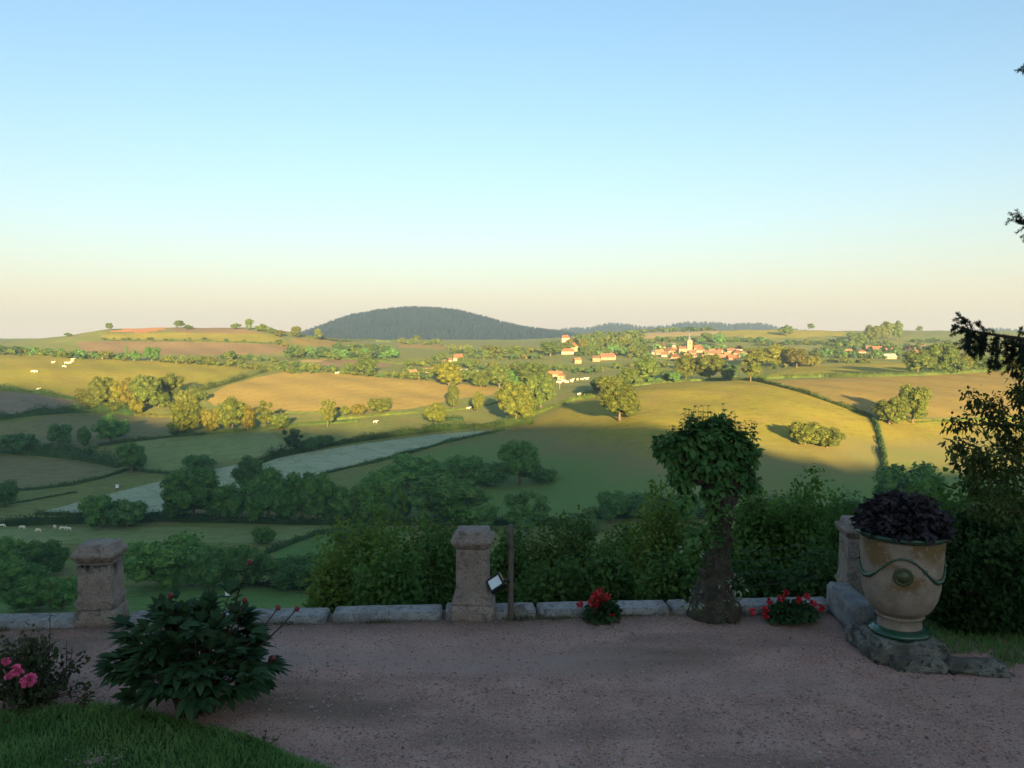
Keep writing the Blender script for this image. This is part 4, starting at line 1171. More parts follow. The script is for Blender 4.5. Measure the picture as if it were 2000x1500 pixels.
# ---------------------------------------------------------------- haze
hz = Geo(); hz.box((0, 2650, 35), (14000, 6300, 250))
M_haze = bpy.data.materials.new('haze'); M_haze.use_nodes = True
nt = M_haze.node_tree; nt.nodes.clear()
vo = nt.nodes.new('ShaderNodeVolumePrincipled'); mo = nt.nodes.new('ShaderNodeOutputMaterial')
vo.inputs['Color'].default_value = (.60,.80,1.0,1); vo.inputs['Density'].default_value = .00012; vo.inputs['Anisotropy'].default_value = .35
nt.links.new(vo.outputs[0], mo.inputs['Volume'])
o = put('haze', hz.mesh('haze'), M_haze); o['kind'] = 'stuff'; o['label'] = 'thin evening haze over the valley'; o['category'] = 'haze'

# ================================================================ the terrace
M_gravel, nt, b = mat_new('gravel')
v = coords(nt)
col, n1, _ = noise_mix(nt, (.350,.200,.160), (.44,.265,.215), 3.0, 6, .4, .62, v)
col, n2, _ = noise_mix(nt, col, (.44,.34,.30), 70, 3, .56, .66, v)
col, n3, _ = noise_mix(nt, col, (.12,.075,.065), 46, 4, .57, .68, v)
col, n4, _ = noise_mix(nt, col, (.20,.135,.105), .9, 6, .52, .68, coords(nt, (.4, 1.4, 1)))
col, n5, _ = noise_mix(nt, col, (.36,.25,.215), 1.0, 5, .54, .70, coords(nt, (.16, 1.1, 1, .06)))
sp_ = N(nt, 'ShaderNodeSeparateXYZ'); nt.links.new(v, sp_.inputs[0])
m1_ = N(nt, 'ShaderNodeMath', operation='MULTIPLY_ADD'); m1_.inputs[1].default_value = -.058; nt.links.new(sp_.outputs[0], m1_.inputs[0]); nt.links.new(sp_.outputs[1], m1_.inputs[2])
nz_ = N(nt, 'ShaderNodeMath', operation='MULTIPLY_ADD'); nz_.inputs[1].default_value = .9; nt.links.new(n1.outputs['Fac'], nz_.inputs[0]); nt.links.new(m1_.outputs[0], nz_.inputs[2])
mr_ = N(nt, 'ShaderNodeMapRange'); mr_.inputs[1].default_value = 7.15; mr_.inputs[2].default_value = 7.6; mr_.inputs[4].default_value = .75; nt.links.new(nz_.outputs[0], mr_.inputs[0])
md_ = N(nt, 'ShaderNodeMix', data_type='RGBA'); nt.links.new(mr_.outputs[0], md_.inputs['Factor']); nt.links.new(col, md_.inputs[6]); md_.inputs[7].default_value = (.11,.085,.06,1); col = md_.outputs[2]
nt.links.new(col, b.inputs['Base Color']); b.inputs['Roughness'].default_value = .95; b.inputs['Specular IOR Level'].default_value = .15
ad = N(nt, 'ShaderNodeMath', operation='ADD'); nt.links.new(n2.outputs['Fac'], ad.inputs[0]); nt.links.new(n3.outputs['Fac'], ad.inputs[1])
bump(nt, b, ad.outputs[0], .9, .02)

def wallY(x): return 7.10 + .058 * x
def edgeY(x): return np.where(x > 3.5, 8.1, wallY(x) + .3)
gx = np.unique(np.concatenate([np.linspace(-9, 9, 148), [3.49, 3.51]])); gy = np.linspace(-11.8, 1, 90)
gv = np.linspace(0, 1, 90)
GX = np.repeat(gx[None], 90, 0); GYb = -11.8 + gv[:, None] * (edgeY(gx)[None] - .02 + 11.8)
def gravz(X, Y): return .010*np.sin(X*1.7+Y*.9) + .008*np.sin(X*3.1-Y*2.3+1) + .006*np.sin(Y*6+X*.7)
GV = np.stack([GX, GYb, gravz(GX, GYb)], -1).reshape(-1, 3)
ii, jj = np.meshgrid(np.arange(89), np.arange(149), indexing='ij')
gq = np.stack([ii*150+jj, ii*150+jj+1, (ii+1)*150+jj+1, (ii+1)*150+jj], -1).reshape(-1, 4)
struct('gravel_terrace', mesh_from('gravel_terrace', GV, [gq], True), M_gravel)

# loose pebbles
g = Geo(); n = 15000
px_ = rng.uniform(-100, 2100, n * 3); py_ = 1205 + 330 * rng.uniform(0, 1, n * 3) ** 1.0
u_, s_ = ray(px_, py_); Yp = -CAMZ / s_; Xp = u_ * Yp
k_ = (Yp < wallY(Xp) - .02) & ~((Xp > 2.9) & (Yp > 6.2)); Xp, Yp = Xp[k_][:n], Yp[k_][:n]; n = len(Xp)
base = np.array([(1,0,0),(-1,0,0),(0,1,0),(0,-1,0),(0,0,1),(0,0,-1)], float)
sz = rng.gamma(3, .0015, n) + .002
ang = rng.uniform(0, 6.28, n); R_ = np.zeros((n, 3, 3)); R_[:,0,0]=np.cos(ang); R_[:,0,1]=-np.sin(ang); R_[:,1,0]=np.sin(ang); R_[:,1,1]=np.cos(ang); R_[:,2,2]=1
Vp = base[None] * (sz[:, None, None] * rng.uniform(.6, 1.3, (n, 6, 1))) * np.array([1.2, .9, .6])
Vp = np.einsum('nij,nkj->nki', R_, Vp) + np.stack([Xp, Yp, gravz(Xp, Yp) + sz*.3], 1)[:, None]
o8 = (np.arange(n)*6)[:, None]
tri = np.concatenate([o8 + np.array(t) for t in ((0,2,4),(2,1,4),(1,3,4),(3,0,4),(2,0,5),(1,2,5),(3,1,5),(0,3,5))])
g.add(Vp.reshape(-1, 3), tri)
mP, nt, b = mat_new('pebbles')
geo = N(nt, 'ShaderNodeNewGeometry'); cr = N(nt, 'ShaderNodeValToRGB')
cr.color_ramp.elements[0].color = (.14,.095,.085,1); cr.color_ramp.elements[1].color = (.38,.30,.27,1)
nt.links.new(geo.outputs['Random Per Island'], cr.inputs[0]); nt.links.new(cr.outputs[0], b.inputs['Base Color']); b.inputs['Roughness'].default_value = .9
o = put('gravel_pebbles', g.mesh('gravel_pebbles'), mP); tag(o, 'loose pinkish pebbles scattered over the gravel terrace', 'gravel', kind='stuff')

g = Geo(); n = 420
u_, s_ = ray(rng.uniform(0, 2000, n*2), 1206 + 290 * rng.uniform(0, 1, n*2)**2.2); Yp = -CAMZ/s_; Xp = u_*Yp; k_ = (Yp < wallY(Xp)-.01) & (Yp > 4); Xp, Yp = Xp[k_][:n], Yp[k_][:n]; n = len(Xp)
g.leaves2(np.stack([Xp, Yp, gravz(Xp, Yp)+.012], 1), unit(rng.normal(size=(n,3))*[1,1,.12]), unit(rng.normal(size=(n,3))*.3+[0,0,1]), .030*rng.uniform(.5,1.4,n), .016, .3)
mL = leaf_mat('dead_leaves', (.10,.06,.03), (.26,.18,.09), 5, 0, .9, False, .1)
o = put('fallen_leaves', g.mesh('fallen_leaves'), mL); tag(o, 'small dry leaves and twigs fallen on the gravel near the kerb', 'leaves', kind='stuff')
g = Geo(); n = 700; x_ = rng.uniform(-4.6, 3.0, n*3); keep = np.sin(x_*2.3)+np.sin(x_*5.1+1) > .35; x_ = x_[keep][:n]; n = len(x_)
P_ = np.stack([x_, wallY(x_) - .012 - np.abs(rng.normal(size=n))*.025, 0*x_], 1)
g.leaves2(P_, unit(rng.normal(size=(n,3))*.5+[0,0,.9]), rdir(n), .035*rng.uniform(.4,1.6,n), .008, .1)
o = put('weeds', g.mesh('weeds'), leaf_mat('weed_blades', (.05,.08,.025), (.11,.12,.05), 5, .2, .8, False, .1)); tag(o, 'tiny weeds sprouting where the gravel meets the kerb', 'weeds', kind='stuff')
M_stone = stone_mat('grey_stone', (.175,.17,.17), (.26,.255,.25), (.11,.108,.105), 7, bs=.9, bd=.02)
M_pstone = stone_mat('pinkish_stone', (.205,.160,.135), (.27,.215,.185), (.12,.105,.09), 5, bs=1.0, bd=.02)
M_mossy = stone_mat('mossy_stone', (.10,.09,.075), (.25,.235,.20), (.03,.034,.024), 8, bs=1.0, bd=.04)

def rough(me, amt, sc, seed=0):
    """weathered surface: push the vertices about by smooth noise"""
    from mathutils import noise as mn
    for v in me.vertices:
        q = v.co * sc + Vector((seed * 7.1, seed * 3.3, seed))
        d = mn.noise_vector(q) * amt + mn.noise_vector(q * 3.1) * amt * .45
        v.co += d
    me.update()

def block(name, c, d, rot, mat, parent=None, bev=.02, amt=.008, seed=0, cuts=5, taper=1.0):
    bm = bmesh.new()
    bmesh.ops.create_cube(bm, size=1)
    for v in bm.verts:
        t = taper if v.co.z > 0 else 1
        v.co = Vector((v.co.x*d[0]*t, v.co.y*d[1]*t, v.co.z*d[2]))
    bmesh.ops.bevel(bm, geom=bm.edges[:], offset=bev, segments=2, affect='EDGES')
    long_ = max(d)
    bmesh.ops.subdivide_edges(bm, edges=[e for e in bm.edges if e.calc_length() > long_*.12], cuts=cuts, use_grid_fill=True)
    me = bpy.data.meshes.new(name); bm.to_mesh(me); bm.free()
    rough(me, amt, 9, seed)
    for p in me.polygons: p.use_smooth = True
    o = put(name, me, mat, parent, c); o.rotation_euler.z = rot
    return o

WR = math.atan(.058)
wl = thing('kerb_wall', 'low row of pale grey stone kerb blocks edging the gravel terrace', 'wall', (0, 0, 0))
segs = [(-400,-60),(-55,146),(235,398),(402,636),(646,862),(868,896),(955,1046),(1050,1308),(1313,1352),(1440,1632)]
for i, (a, c) in enumerate(segs):
    PA, PC = on_plane(a, 1228 - a * .019), on_plane(c, 1228 - c * .019)
    xa, xc = PA[0], PC[0]; xm = (xa + xc) / 2
    hgt = .07 + (.015 if i in (5,) else 0) - (.01 if i < 3 else 0)
    block('stone', (xm, wallY(xm) + .125, hgt/2 - .02 + (.0 if i != 3 else -.01)), (xc - xa - .01, .24, hgt + .04), WR, M_stone, wl, .012, .006, i, 8)

def pillar(px, base, label, top, plinth, shaft, cap, rot, seed, D=None):
    P = on_plane(px, base); x, y = P[0], P[1] + plinth / 2
    t = thing('stone_pillar', label, 'pillar', (x, y, 0), rot)
    def ringbox(rows, name, s2):
        g = Geo(); rr = []
        n = 14
        for hw, z in rows:
            ring = []
            for sx, sy, ex, ey in ((-1,-1,1,-1),(1,-1,1,1),(1,1,-1,1),(-1,1,-1,-1)):
                for k_ in range(n):
                    f = k_ / n; cx, cy = sx + (ex-sx)*f, sy + (ey-sy)*f
                    r_ = .965 if k_ == 0 else 1
                    ring.append((cx*hw*r_, cy*hw*r_, z))
            rr.append(ring)
        g.rings(rr); me = g.mesh(name, True); rough(me, .007, 14, s2); return put(name, me, M_pstone, t)
    H = top
    p, q, c = plinth/2, shaft/2, cap/2
    ringbox([(p*.98,-.03),(p,.03),(p,.10),(p*.98,.125),(p*.93,.135)], 'plinth', seed)
    ringbox([(p*.93,.137),(p*.86,.16),(q*1.16,.20),(q*1.06,.235),(q*1.0,.27),(q*1.0,.40),(q*.985,.55),(q*.98,H-.20),(q*.98,H-.155)], 'shaft', seed+1)
    ringbox([(q*1.0,H-.153),(q*1.06,H-.142),(c*.95,H-.108),(c*.99,H-.098),(c*1.0,H-.080),(c*.98,H-.066),(c*.84,H-.058),(c*.81,H-.052),(c*.79,H-.012),(c*.74,H)], 'cap', seed+2)
    return t
pillar(180, 1224, 'weathered square stone pillar at the left with a broken slab on top', .72, .35, .30, .375, .10, 3)
pillar(922, 1214, 'stone pillar in the middle with moulded cap, beside the wooden post', .805, .40, .295, .385, -.02, 7)
pillar(1696, 1190, 'stone pillar at the right corner, half hidden behind the urn', .82, .40, .33, .40, -.12, 11)

# low side wall, step and rough stones under the urn
sw = thing('side_wall', 'short low stone wall running from the corner pillar towards the urn', 'wall', (0, 0, 0))
A = at(1672, 1142, 7.2); 
block('stone', (3.08, 7.02, .12), (.22, .72, .27), -.06, M_stone, sw, .02, .010, 21, 7)
block('stone', (3.00, 6.52, .05), (.26, .26, .15), .1, M_stone, sw, .02, .012, 22, 4)
bs_ = thing('rough_stone_step', 'mossy rough stone slabs carrying the urn beside the gravel', 'stone step', (0, 0, 0))
block('stone', (3.17, 6.35, .05), (.62, .55, .20), .03, M_mossy, bs_, .04, .030, 24, 7)
block('stone', (3.18, 6.06, .01), (.46, .22, .13), -.10, M_mossy, bs_, .04, .028, 25, 5)
block('stone', (3.62, 6.02, .0), (.50, .24, .11), -.16, M_mossy, bs_, .04, .026, 26, 5)

# ---------------------------------------------------------------- glazed urn
M_urn, nt, b = mat_new('urn_glaze')
v = coords(nt)
col, _, _ = noise_mix(nt, (.26,.205,.165), (.20,.155,.115), 9, 5, .4, .62, v)
sp = N(nt, 'ShaderNodeSeparateXYZ'); nt.links.new(v, sp.inputs[0])
no = N(nt, 'ShaderNodeTexNoise'); no.inputs['Scale'].default_value = 4.2; no.inputs['Detail'].default_value = 7; nt.links.new(v, no.inputs['Vector'])
hz_ = N(nt, 'ShaderNodeMapRange'); hz_.inputs[1].default_value = .30; hz_.inputs[2].default_value = .62; hz_.inputs[3].default_value = -.22; hz_.inputs[4].default_value = .02; nt.links.new(sp.outputs[2], hz_.inputs[0])
ad = N(nt, 'ShaderNodeMath', operation='ADD'); nt.links.new(no.outputs['Fac'], ad.inputs[0]); nt.links.new(hz_.outputs[0], ad.inputs[1])
mr = N(nt, 'ShaderNodeMapRange'); mr.inputs[1].default_value = .47; mr.inputs[2].default_value = .57; nt.links.new(ad.outputs[0], mr.inputs[0])
mx = N(nt, 'ShaderNodeMix', data_type='RGBA'); nt.links.new(mr.outputs[0], mx.inputs['Factor']); nt.links.new(col, mx.inputs[6]); mx.inputs[7].default_value = (.15,.092,.036,1)
col2, nfl, _ = noise_mix(nt, mx.outputs[2], (.33,.28,.25), 30, 6, .60, .78, v)
nt.links.new(col2, b.inputs['Base Color'])
rr_ = N(nt, 'ShaderNodeMapRange'); rr_.inputs[3].default_value = .8; rr_.inputs[4].default_value = .6; nt.links.new(mr.outputs[0], rr_.inputs[0]); nt.links.new(rr_.outputs[0], b.inputs['Roughness'])
wv = N(nt, 'ShaderNodeTexWave'); wv.bands_direction = 'Z'; wv.inputs['Scale'].default_value = 16; wv.inputs['Distortion'].default_value = .6; nt.links.new(v, wv.inputs['Vector'])
bump(nt, b, wv.outputs['Fac'], .25, .006)
M_glaze = plain_mat('green_glaze', (.022,.070,.040), .22, spec=.6)
M_soil = plain_mat('soil', (.03,.022,.016), .9)

urn = thing('glazed_urn', 'large ochre glazed garden urn with green rim, garland and medallion', 'urn', (3.22, 6.42, .145))
prof = [(.180,.035),(.172,.06),(.166,.10),(.172,.125),(.182,.14),(.186,.150),(.176,.158),(.186,.172),(.222,.20),(.256,.25),(.280,.31),(.295,.38),(.303,.45),(.308,.52),(.312,.60),(.316,.68),(.320,.76),(.324,.805)]
fine = pchip([i for i in range(len(prof))], [a for a, _ in prof], np.linspace(0, len(prof)-1, 52)); fz = pchip([i for i in range(len(prof))], [z for _, z in prof], np.linspace(0, len(prof)-1, 52))
g = Geo(); g.lathe(list(zip(fine, fz)), 56, cap=True); body = put('body', g.mesh('body', True), M_urn, urn)
g = Geo(); g.lathe([(.300,.806),(.328,.806),(.352,.822),(.362,.840),(.360,.850),(.345,.856),(.322,.850),(.308,.835),(.300,.82),(.300,.806)], 56, cap=False); put('rim', g.mesh('rim', True), M_glaze, urn)
g = Geo(); g.lathe([(.19,-.005),(.236,.0),(.240,.022),(.232,.036),(.205,.046),(.183,.058)], 48); put('foot', g.mesh('foot', True), M_glaze, urn)
g = Geo(); g.lathe([(.02,.80),(.299,.81),(.299,.825),(.02,.845)], 24); put('soil', g.mesh('soil', True), M_soil, urn)
def urn_r(z): return float(np.interp(z, [q for _, q in prof], [q for q, _ in prof]))
# garland: hangs between knots, arches over each medallion; front medallion faces the camera, slightly right
front = math.atan2(0 - 6.42, 0 - 3.22) + .06
pts = []; rad = []
for i in range(241):
    a = i / 240 * 2 * math.pi; z = .590 + .100 * math.cos(3 * a)
    th = front + a; rr0 = urn_r(z) + .006; pts.append((math.cos(th)*rr0, math.sin(th)*rr0, z))
    rad.append(.0075 + .012 * max(0, -math.cos(3*a)) ** 1.5 + .002 * math.sin(i * 1.9))
g = Geo(); g.tube(pts, rad, 7, cap=False); put('garland', g.mesh('garland', True), M_glaze, urn)
M_med = plain_mat('medallion_glaze', (.060,.065,.030), .4)
for k_ in range(3):
    th = front + k_ * math.pi * 2 / 3; z = .545
    g = Geo(); g.lathe([(.074,-.004),(.074,.008),(.066,.018),(.056,.012),(.046,.010),(.040,.017),(.026,.028),(.012,.034),(.002,.035)], 28)
    o = put('medallion', g.mesh('medallion', True), M_med, urn)
    r_ = urn_r(z) - .001; o.location = (math.cos(th)*r_, math.sin(th)*r_, z)
    o.rotation_euler = Vector((math.cos(th), math.sin(th), -.05)).to_track_quat('Z', 'Y').to_euler()
for k_ in range(6):
    a = (k_ + .5) * math.pi / 3; z = .590; th = front + a; r_ = urn_r(z) + .01
    g = Geo(); g.ball((math.cos(th)*r_, math.sin(th)*r_, z), .016, 8, 6); put('knot', g.mesh('knot', True), M_glaze, urn)

# ---------------------------------------------------------------- plants
def lm(name, a, b_, **k_): return leaf_mat(name, a, b_, k_.get('scale', 6), k_.get('trans', .2), k_.get('rough', .7), k_.get('tint', False), k_.get('spec', .15))
M_purple = lm('purple_leaves', (.022,.020,.022), (.052,.042,.050), scale=9, trans=.05)
M_shrub = leaf_mat('shrub_leaves', (.055,.110,.028), (.120,.185,.050), 2.0, .3, .7, True, .15)
M_peony = lm('peony_leaves', (.016,.046,.018), (.036,.078,.030), scale=5, trans=.1)
M_vine = lm('pollard_leaves', (.042,.120,.036), (.105,.210,.060), scale=6, trans=.25)
M_stem = plain_mat('green_stem', (.05,.06,.025), .6); M_rstem = plain_mat('dark_stem', (.06,.035,.028), .7)
M_redf = plain_mat('red_petals', (.42,.010,.022), .5); M_pinkf = plain_mat('pink_petals', (.72,.10,.26), .5); M_bud = plain_mat('wine_bud', (.16,.02,.03), .5)
M_white2 = plain_mat('variegated_leaf', (.24,.27,.19), .8)

def rosette(g, c, n, r, L, W, up=.4, r2=None, flat=1.0, spread=1.0):
    d = rdir(n); d[:, 2] = np.abs(d[:, 2]) * flat
    d = unit(d)
    P = np.array(c) + d * np.array(r) * rng.uniform(.55, 1.0, (n, 1))
    D = unit(d * spread + rng.normal(size=(n, 3)) * .45 + [0, 0, up * .3])
    Nn = unit(d + [0, 0, .8] + rng.normal(size=(n, 3)) * .35)
    g.leaves(P, D, Nn, L * rng.uniform(.7, 1.3, n), W * rng.uniform(.75, 1.25, n))

heu = thing('urn_plant', 'mound of dark purple leaves growing in the urn', 'plant', (3.22, 6.42, .97))
g = Geo(); rosette(g, (0, 0, .02), 1500, (.37, .37, .31), .055, .055, .2)
rosette(g, (-.02, 0, .04), 800, (.30, .30, .27), .05, .05, .2); put('leaves', g.mesh('leaves', False), M_purple, heu)
g = Geo()
for i in range(26):
    a = rng.uniform(0, 6.28); r_ = rng.uniform(.02, .2); g.tube([(math.cos(a)*r_*.3, math.sin(a)*r_*.3, -.02), (math.cos(a)*r_, math.sin(a)*r_, .16), (math.cos(a)*r_*1.6, math.sin(a)*r_*1.6, .30)], .004, 4)
put('stems', g.mesh('stems'), M_rstem, heu)

# wooden post with a floodlight
P = on_plane(998, 1211)
M_post = stone_mat('weathered_wood', (.085,.068,.055), (.12,.10,.08), (.05,.042,.035), 10, bs=.3, bd=.004)
post = thing('wooden_post', 'weathered wooden post standing right of the middle pillar', 'post', (P[0], P[1]+.03, 0))
g = Geo(); g.tube([(0,0,-.1),(0,0,.02),(-.004,0,.3),(.003,0,.6),(-.003,0,.86),(-.004,0,.875)], [.030,.030,.027,.026,.025,.020], 10, wob=.04); put('shaft', g.mesh('shaft', True), M_post, post)
g = Geo(); g.ball((.08, .02, .045), (.075,.06,.075), 10, 8, .15); me = g.mesh('footing_stone', True); put('footing_stone', me, M_mossy, post)
fl = thing('floodlight', 'small black floodlight with glass coloured like reflected sky clamped to the wooden post', 'floodlight', (P[0] - .145, P[1] - .02, .355))
M_blk = plain_mat('black_casing', (.006,.006,.007), .35); M_gl, nt, b = mat_new('sky_pale_glass'); b.inputs['Base Color'].default_value = (.62,.68,.72,1); b.inputs['Roughness'].default_value = .15; b.inputs['Specular IOR Level'].default_value = .6  # sky reflection on the glass painted in as a pale base colour
nrm = Vector((-.35, -.72, .52)).normalized(); upv = (Vector((.02, .1, 1)) - nrm * nrm.dot(Vector((.02, .1, 1)))).normalized(); rt = upv.cross(nrm)
rotm = Matrix.Rotation(R(40), 4, nrm) @ Matrix((rt, upv, nrm)).transposed().to_4x4()
holder = rotm.to_euler()
def flpart(name, dims, loc, mat, par=fl):
    g = Geo(); g.box(loc, dims); o = put(name, g.mesh(name), mat, par); o.rotation_euler = holder; return o
flpart('casing', (.150,.130,.05), (0,0,-.03), M_blk); flpart('glass', (.112,.095,.006), (0,0,-.001), M_gl)
for a_, b_ in (((.150,.016,.016), (0,.057,.002)), ((.150,.016,.016), (0,-.057,.002)), ((.016,.098,.016), (.067,0,.002)), ((.016,.098,.016), (-.067,0,.002))): flpart('bezel', a_, b_, M_blk)
flpart('driver_box', (.09,.075,.05), (0,0,-.078), M_blk)
g = Geo(); g.tube([(.0,.04,-.04),(.06,.03,.0),(.11,.01,.02),(.13,.005,.0)], .014, 6); put('bracket', g.mesh('bracket', True), M_blk, fl)

# geraniums
def flower_head(g, c, r, n=16):
    d = rdir(n); P = np.array(c) + d * r * .5
    g.leaves(P - d*r*.2, unit(d + rng.normal(size=(n,3))*.4), rdir(n), r*.95, r*.85, .1, .1)
def geranium(px, base, wpx, h, label, heads, seed):
    P = on_plane(px, base); s_ = P[1]/F; w_ = wpx*s_/2
    t = thing('geranium', label, 'flower', (P[0], P[1]-.02, 0))
    g = Geo(); rosette(g, (0,0,h*.15), 520, (w_, w_*.6, h*.75), .05, .05, .3); put('leaves', g.mesh('leaves'), lmg, t)
    g = Geo()
    for (hx_, hy_) in heads:
        q = at(hx_, hy_, P[1]-.06) - np.array([P[0], P[1]-.02, 0]); g.tube([(q[0]*.3, 0, .02), (q[0]*.8, q[1]*.5, q[2]*.6), tuple(q)], .0035, 4)
    put('stems', g.mesh('stems'), M_stem, t)
    for (hx_, hy_) in heads:
        q = at(hx_, hy_, P[1]-.06) - np.array([P[0], P[1]-.02, 0])
        g = Geo(); flower_head(g, q, .032, 22); put('flower_head', g.mesh('flower_head'), M_redf, t)
lmg = lm('geranium_leaves', (.018,.048,.020), (.035,.080,.028), scale=9)
geranium(1175, 1213, 66, .26, 'bushy red geranium by the kerb right of the wooden post', [(1160,1162),(1168,1168),(1155,1176),(1163,1183),(1187,1163),(1178,1172),(1133,1180),(1172,1155),(1160,1190),(1196,1198)], 1)
geranium(1545, 1211, 100, .20, 'low spreading red geranium between the pollarded tree and the side wall', [(1534,1157),(1560,1171),(1589,1177),(1577,1164),(1495,1190),(1496,1202),(1470,1195),(1503,1174),(1604,1186),(1526,1168)], 2)

# ---------------------------------------------------------------- pollarded tree
P = on_plane(1394, 1207); PX, PY = P[0], P[1] + .10
pol = thing('pollarded_tree', 'pollarded tree with gnarled flaring trunk and dense leafy head on the terrace edge', 'tree', (PX, PY, 0))
M_gnarl = stone_mat('gnarled_bark', (.050,.036,.026), (.105,.085,.06), (.030,.040,.018), 10, bs=1.0, bd=.05)
def rel(px, py, dy=0.0): q = at(px, py, PY + dy); return (q[0] - PX, dy, q[2])
V = [rel(1394,1210), rel(1394,1186), rel(1396,1150), rel(1398,1110), rel(1402,1070), rel(1412,1020), rel(1408,975), rel(1392,940), rel(1358,915), rel(1342,888), rel(1335,872), rel(1428,945), rel(1452,925), rel(1460,905), rel(1330,925), rel(1395,905), rel(1400,870), rel(1462,945)]
E = [(0,1),(1,2),(2,3),(3,4),(4,5),(5,6),(6,7),(7,8),(8,9),(9,10),(6,11),(11,12),(12,13),(8,14),(7,15),(15,16),(12,17)]
Rr = [.33,.27,.18,.13,.11,.10,.10,.10,.085,.08,.06,.085,.085,.06,.055,.08,.06,.055]
me = skin_mesh('trunk', V, E, Rr, 3); rough(me, .040, 10, 3); 
for p in me.polygons: p.use_smooth = True
put('trunk', me, M_gnarl, pol)
gi = Geo(); vs = np.array([v.co[:] for v in me.vertices]); ns = np.array([v.normal[:] for v in me.vertices]); kk_ = np.where((vs[:, 2] < 1.15))[0]
lo = rng.choice(kk_, 520); nz2 = np.sin(vs[lo, 0]*17+2)+np.sin(vs[lo, 2]*11)+np.sin(vs[lo, 1]*19+vs[lo, 2]*5); lo = lo[nz2 > -.2]; n = len(lo)
gi.leaves2(vs[lo] + ns[lo]*.012, unit(ns[lo]*.6 + rng.normal(size=(n,3))*.6 + [0,0,-.2]), unit(ns[lo]+rng.normal(size=(n,3))*.3), .045*rng.uniform(.6,1.3,n), .032)
put('ivy', gi.mesh('ivy'), lm('ivy_leaves', (.020,.045,.016), (.060,.095,.035), scale=7), pol)
g = Geo()
def vine(g, c, r, n, L=.066, W=.052):
    n = int(n * 1.6) 
    d = rdir(n); P_ = np.array(c) + d * np.array(r) * rng.uniform(.5, 1.05, (n, 1))
    D = unit(d*.7 + rng.normal(size=(n,3))*.4 + [0,0,-.35]); Nn = unit(d*.6 + [0,-.2,.9] + rng.normal(size=(n,3))*.3)
    g.leaves(P_, D, Nn, L * rng.uniform(.6, 1.3, n), W * rng.uniform(.7, 1.3, n), .12, .2)
CR = [(1388,845,.19,.10,330),(1345,865,.16,.11,220),(1430,865,.15,.11,220),(1312,885,.11,.10,130),(1462,885,.08,.09,100),(1385,900,.22,.14,380),(1330,925,.12,.12,130),(1445,925,.13,.13,150),(1400,950,.15,.13,230),(1470,945,.07,.07,50),(1404,1000,.09,.12,170),(1395,1045,.08,.10,100),(1340,975,.07,.12,60),(1290,870,.05,.08,40),(1360,1040,.07,.12,60),(1360,828,.07,.04,40),(1410,824,.08,.04,40)]
for (px, py, rx, rz, n) in CR:
    vine(g, rel(px, py), (rx, rx*.9, rz), n)
crown = put('crown', g.mesh('crown'), M_vine, pol)
g = Geo(); gl = Geo()
for i in range(46):
    px = rng.uniform(1292, 1470); topy = 800 + ((px-1390)/95)**2 * 45 + rng.uniform(-14, 18)
    a = rel(px + rng.uniform(-8, 8), 862, rng.uniform(-.2,.2)); b2 = rel(px + rng.uniform(-8, 8), topy, a[1])
    m_ = ((a[0]+b2[0])/2+rng.uniform(-.02,.02), a[1], (a[2]+b2[2])/2)
    g.tube([a, m_, b2], [.0028,.0022,.001], 4)
    for t in np.linspace(.15, 1, 6):
        c = np.array(a)*(1-t) + np.array(b2)*t; k_ = 2
        d = rdir(k_); d[:, 2] = .25; gl.leaves(np.repeat(c[None], k_, 0), unit(d), np.array([[0,0,1.]]*k_), .085*(1.1-t*.5), .045*(1.1-t*.5), .1, .5)
sh = put('shoots', g.mesh('shoots'), M_rstem, pol); sh['kind'] = 'stuff'; put('shoot_leaves', gl.mesh('shoot_leaves'), M_vine, pol)
g = Geo()
for (px, py, n) in [(1355,1170,26),(1425,1168,30),(1440,1140,16),(1352,1070,8),(1415,1130,6),(1400,1190,16)]:
    d = rdir(n); d[:,1] = -abs(d[:,1]); P_ = np.array(rel(px, py, -.12)) + d*np.array([.09,.06,.07]); g.leaves(P_, unit(d+[0,0,.3]), rdir(n), .045, .022)
put('pale_ivy', g.mesh('pale_ivy'), M_white2, pol)

# wire fence between pollard and corner pillar
wf = thing('wire_fence', 'thin sagging wires strung between the pollarded tree and the corner pillar', 'fence', (0,0,0))
M_wire = plain_mat('wire', (.08,.085,.085), .5, .6)
for zz in (.60, .50, .38, .26):
    a = np.array([PX+.08, PY+.05, zz]); b2 = np.array([3.05, 7.55, zz+.03])
    pts = [a*(1-t)+b2*t - np.array([0,0,.05*math.sin(math.pi*t)]) for t in np.linspace(0,1,9)]
    g = Geo(); g.tube(pts, .0022, 4, False); put('wire', g.mesh('wire'), M_wire, wf)

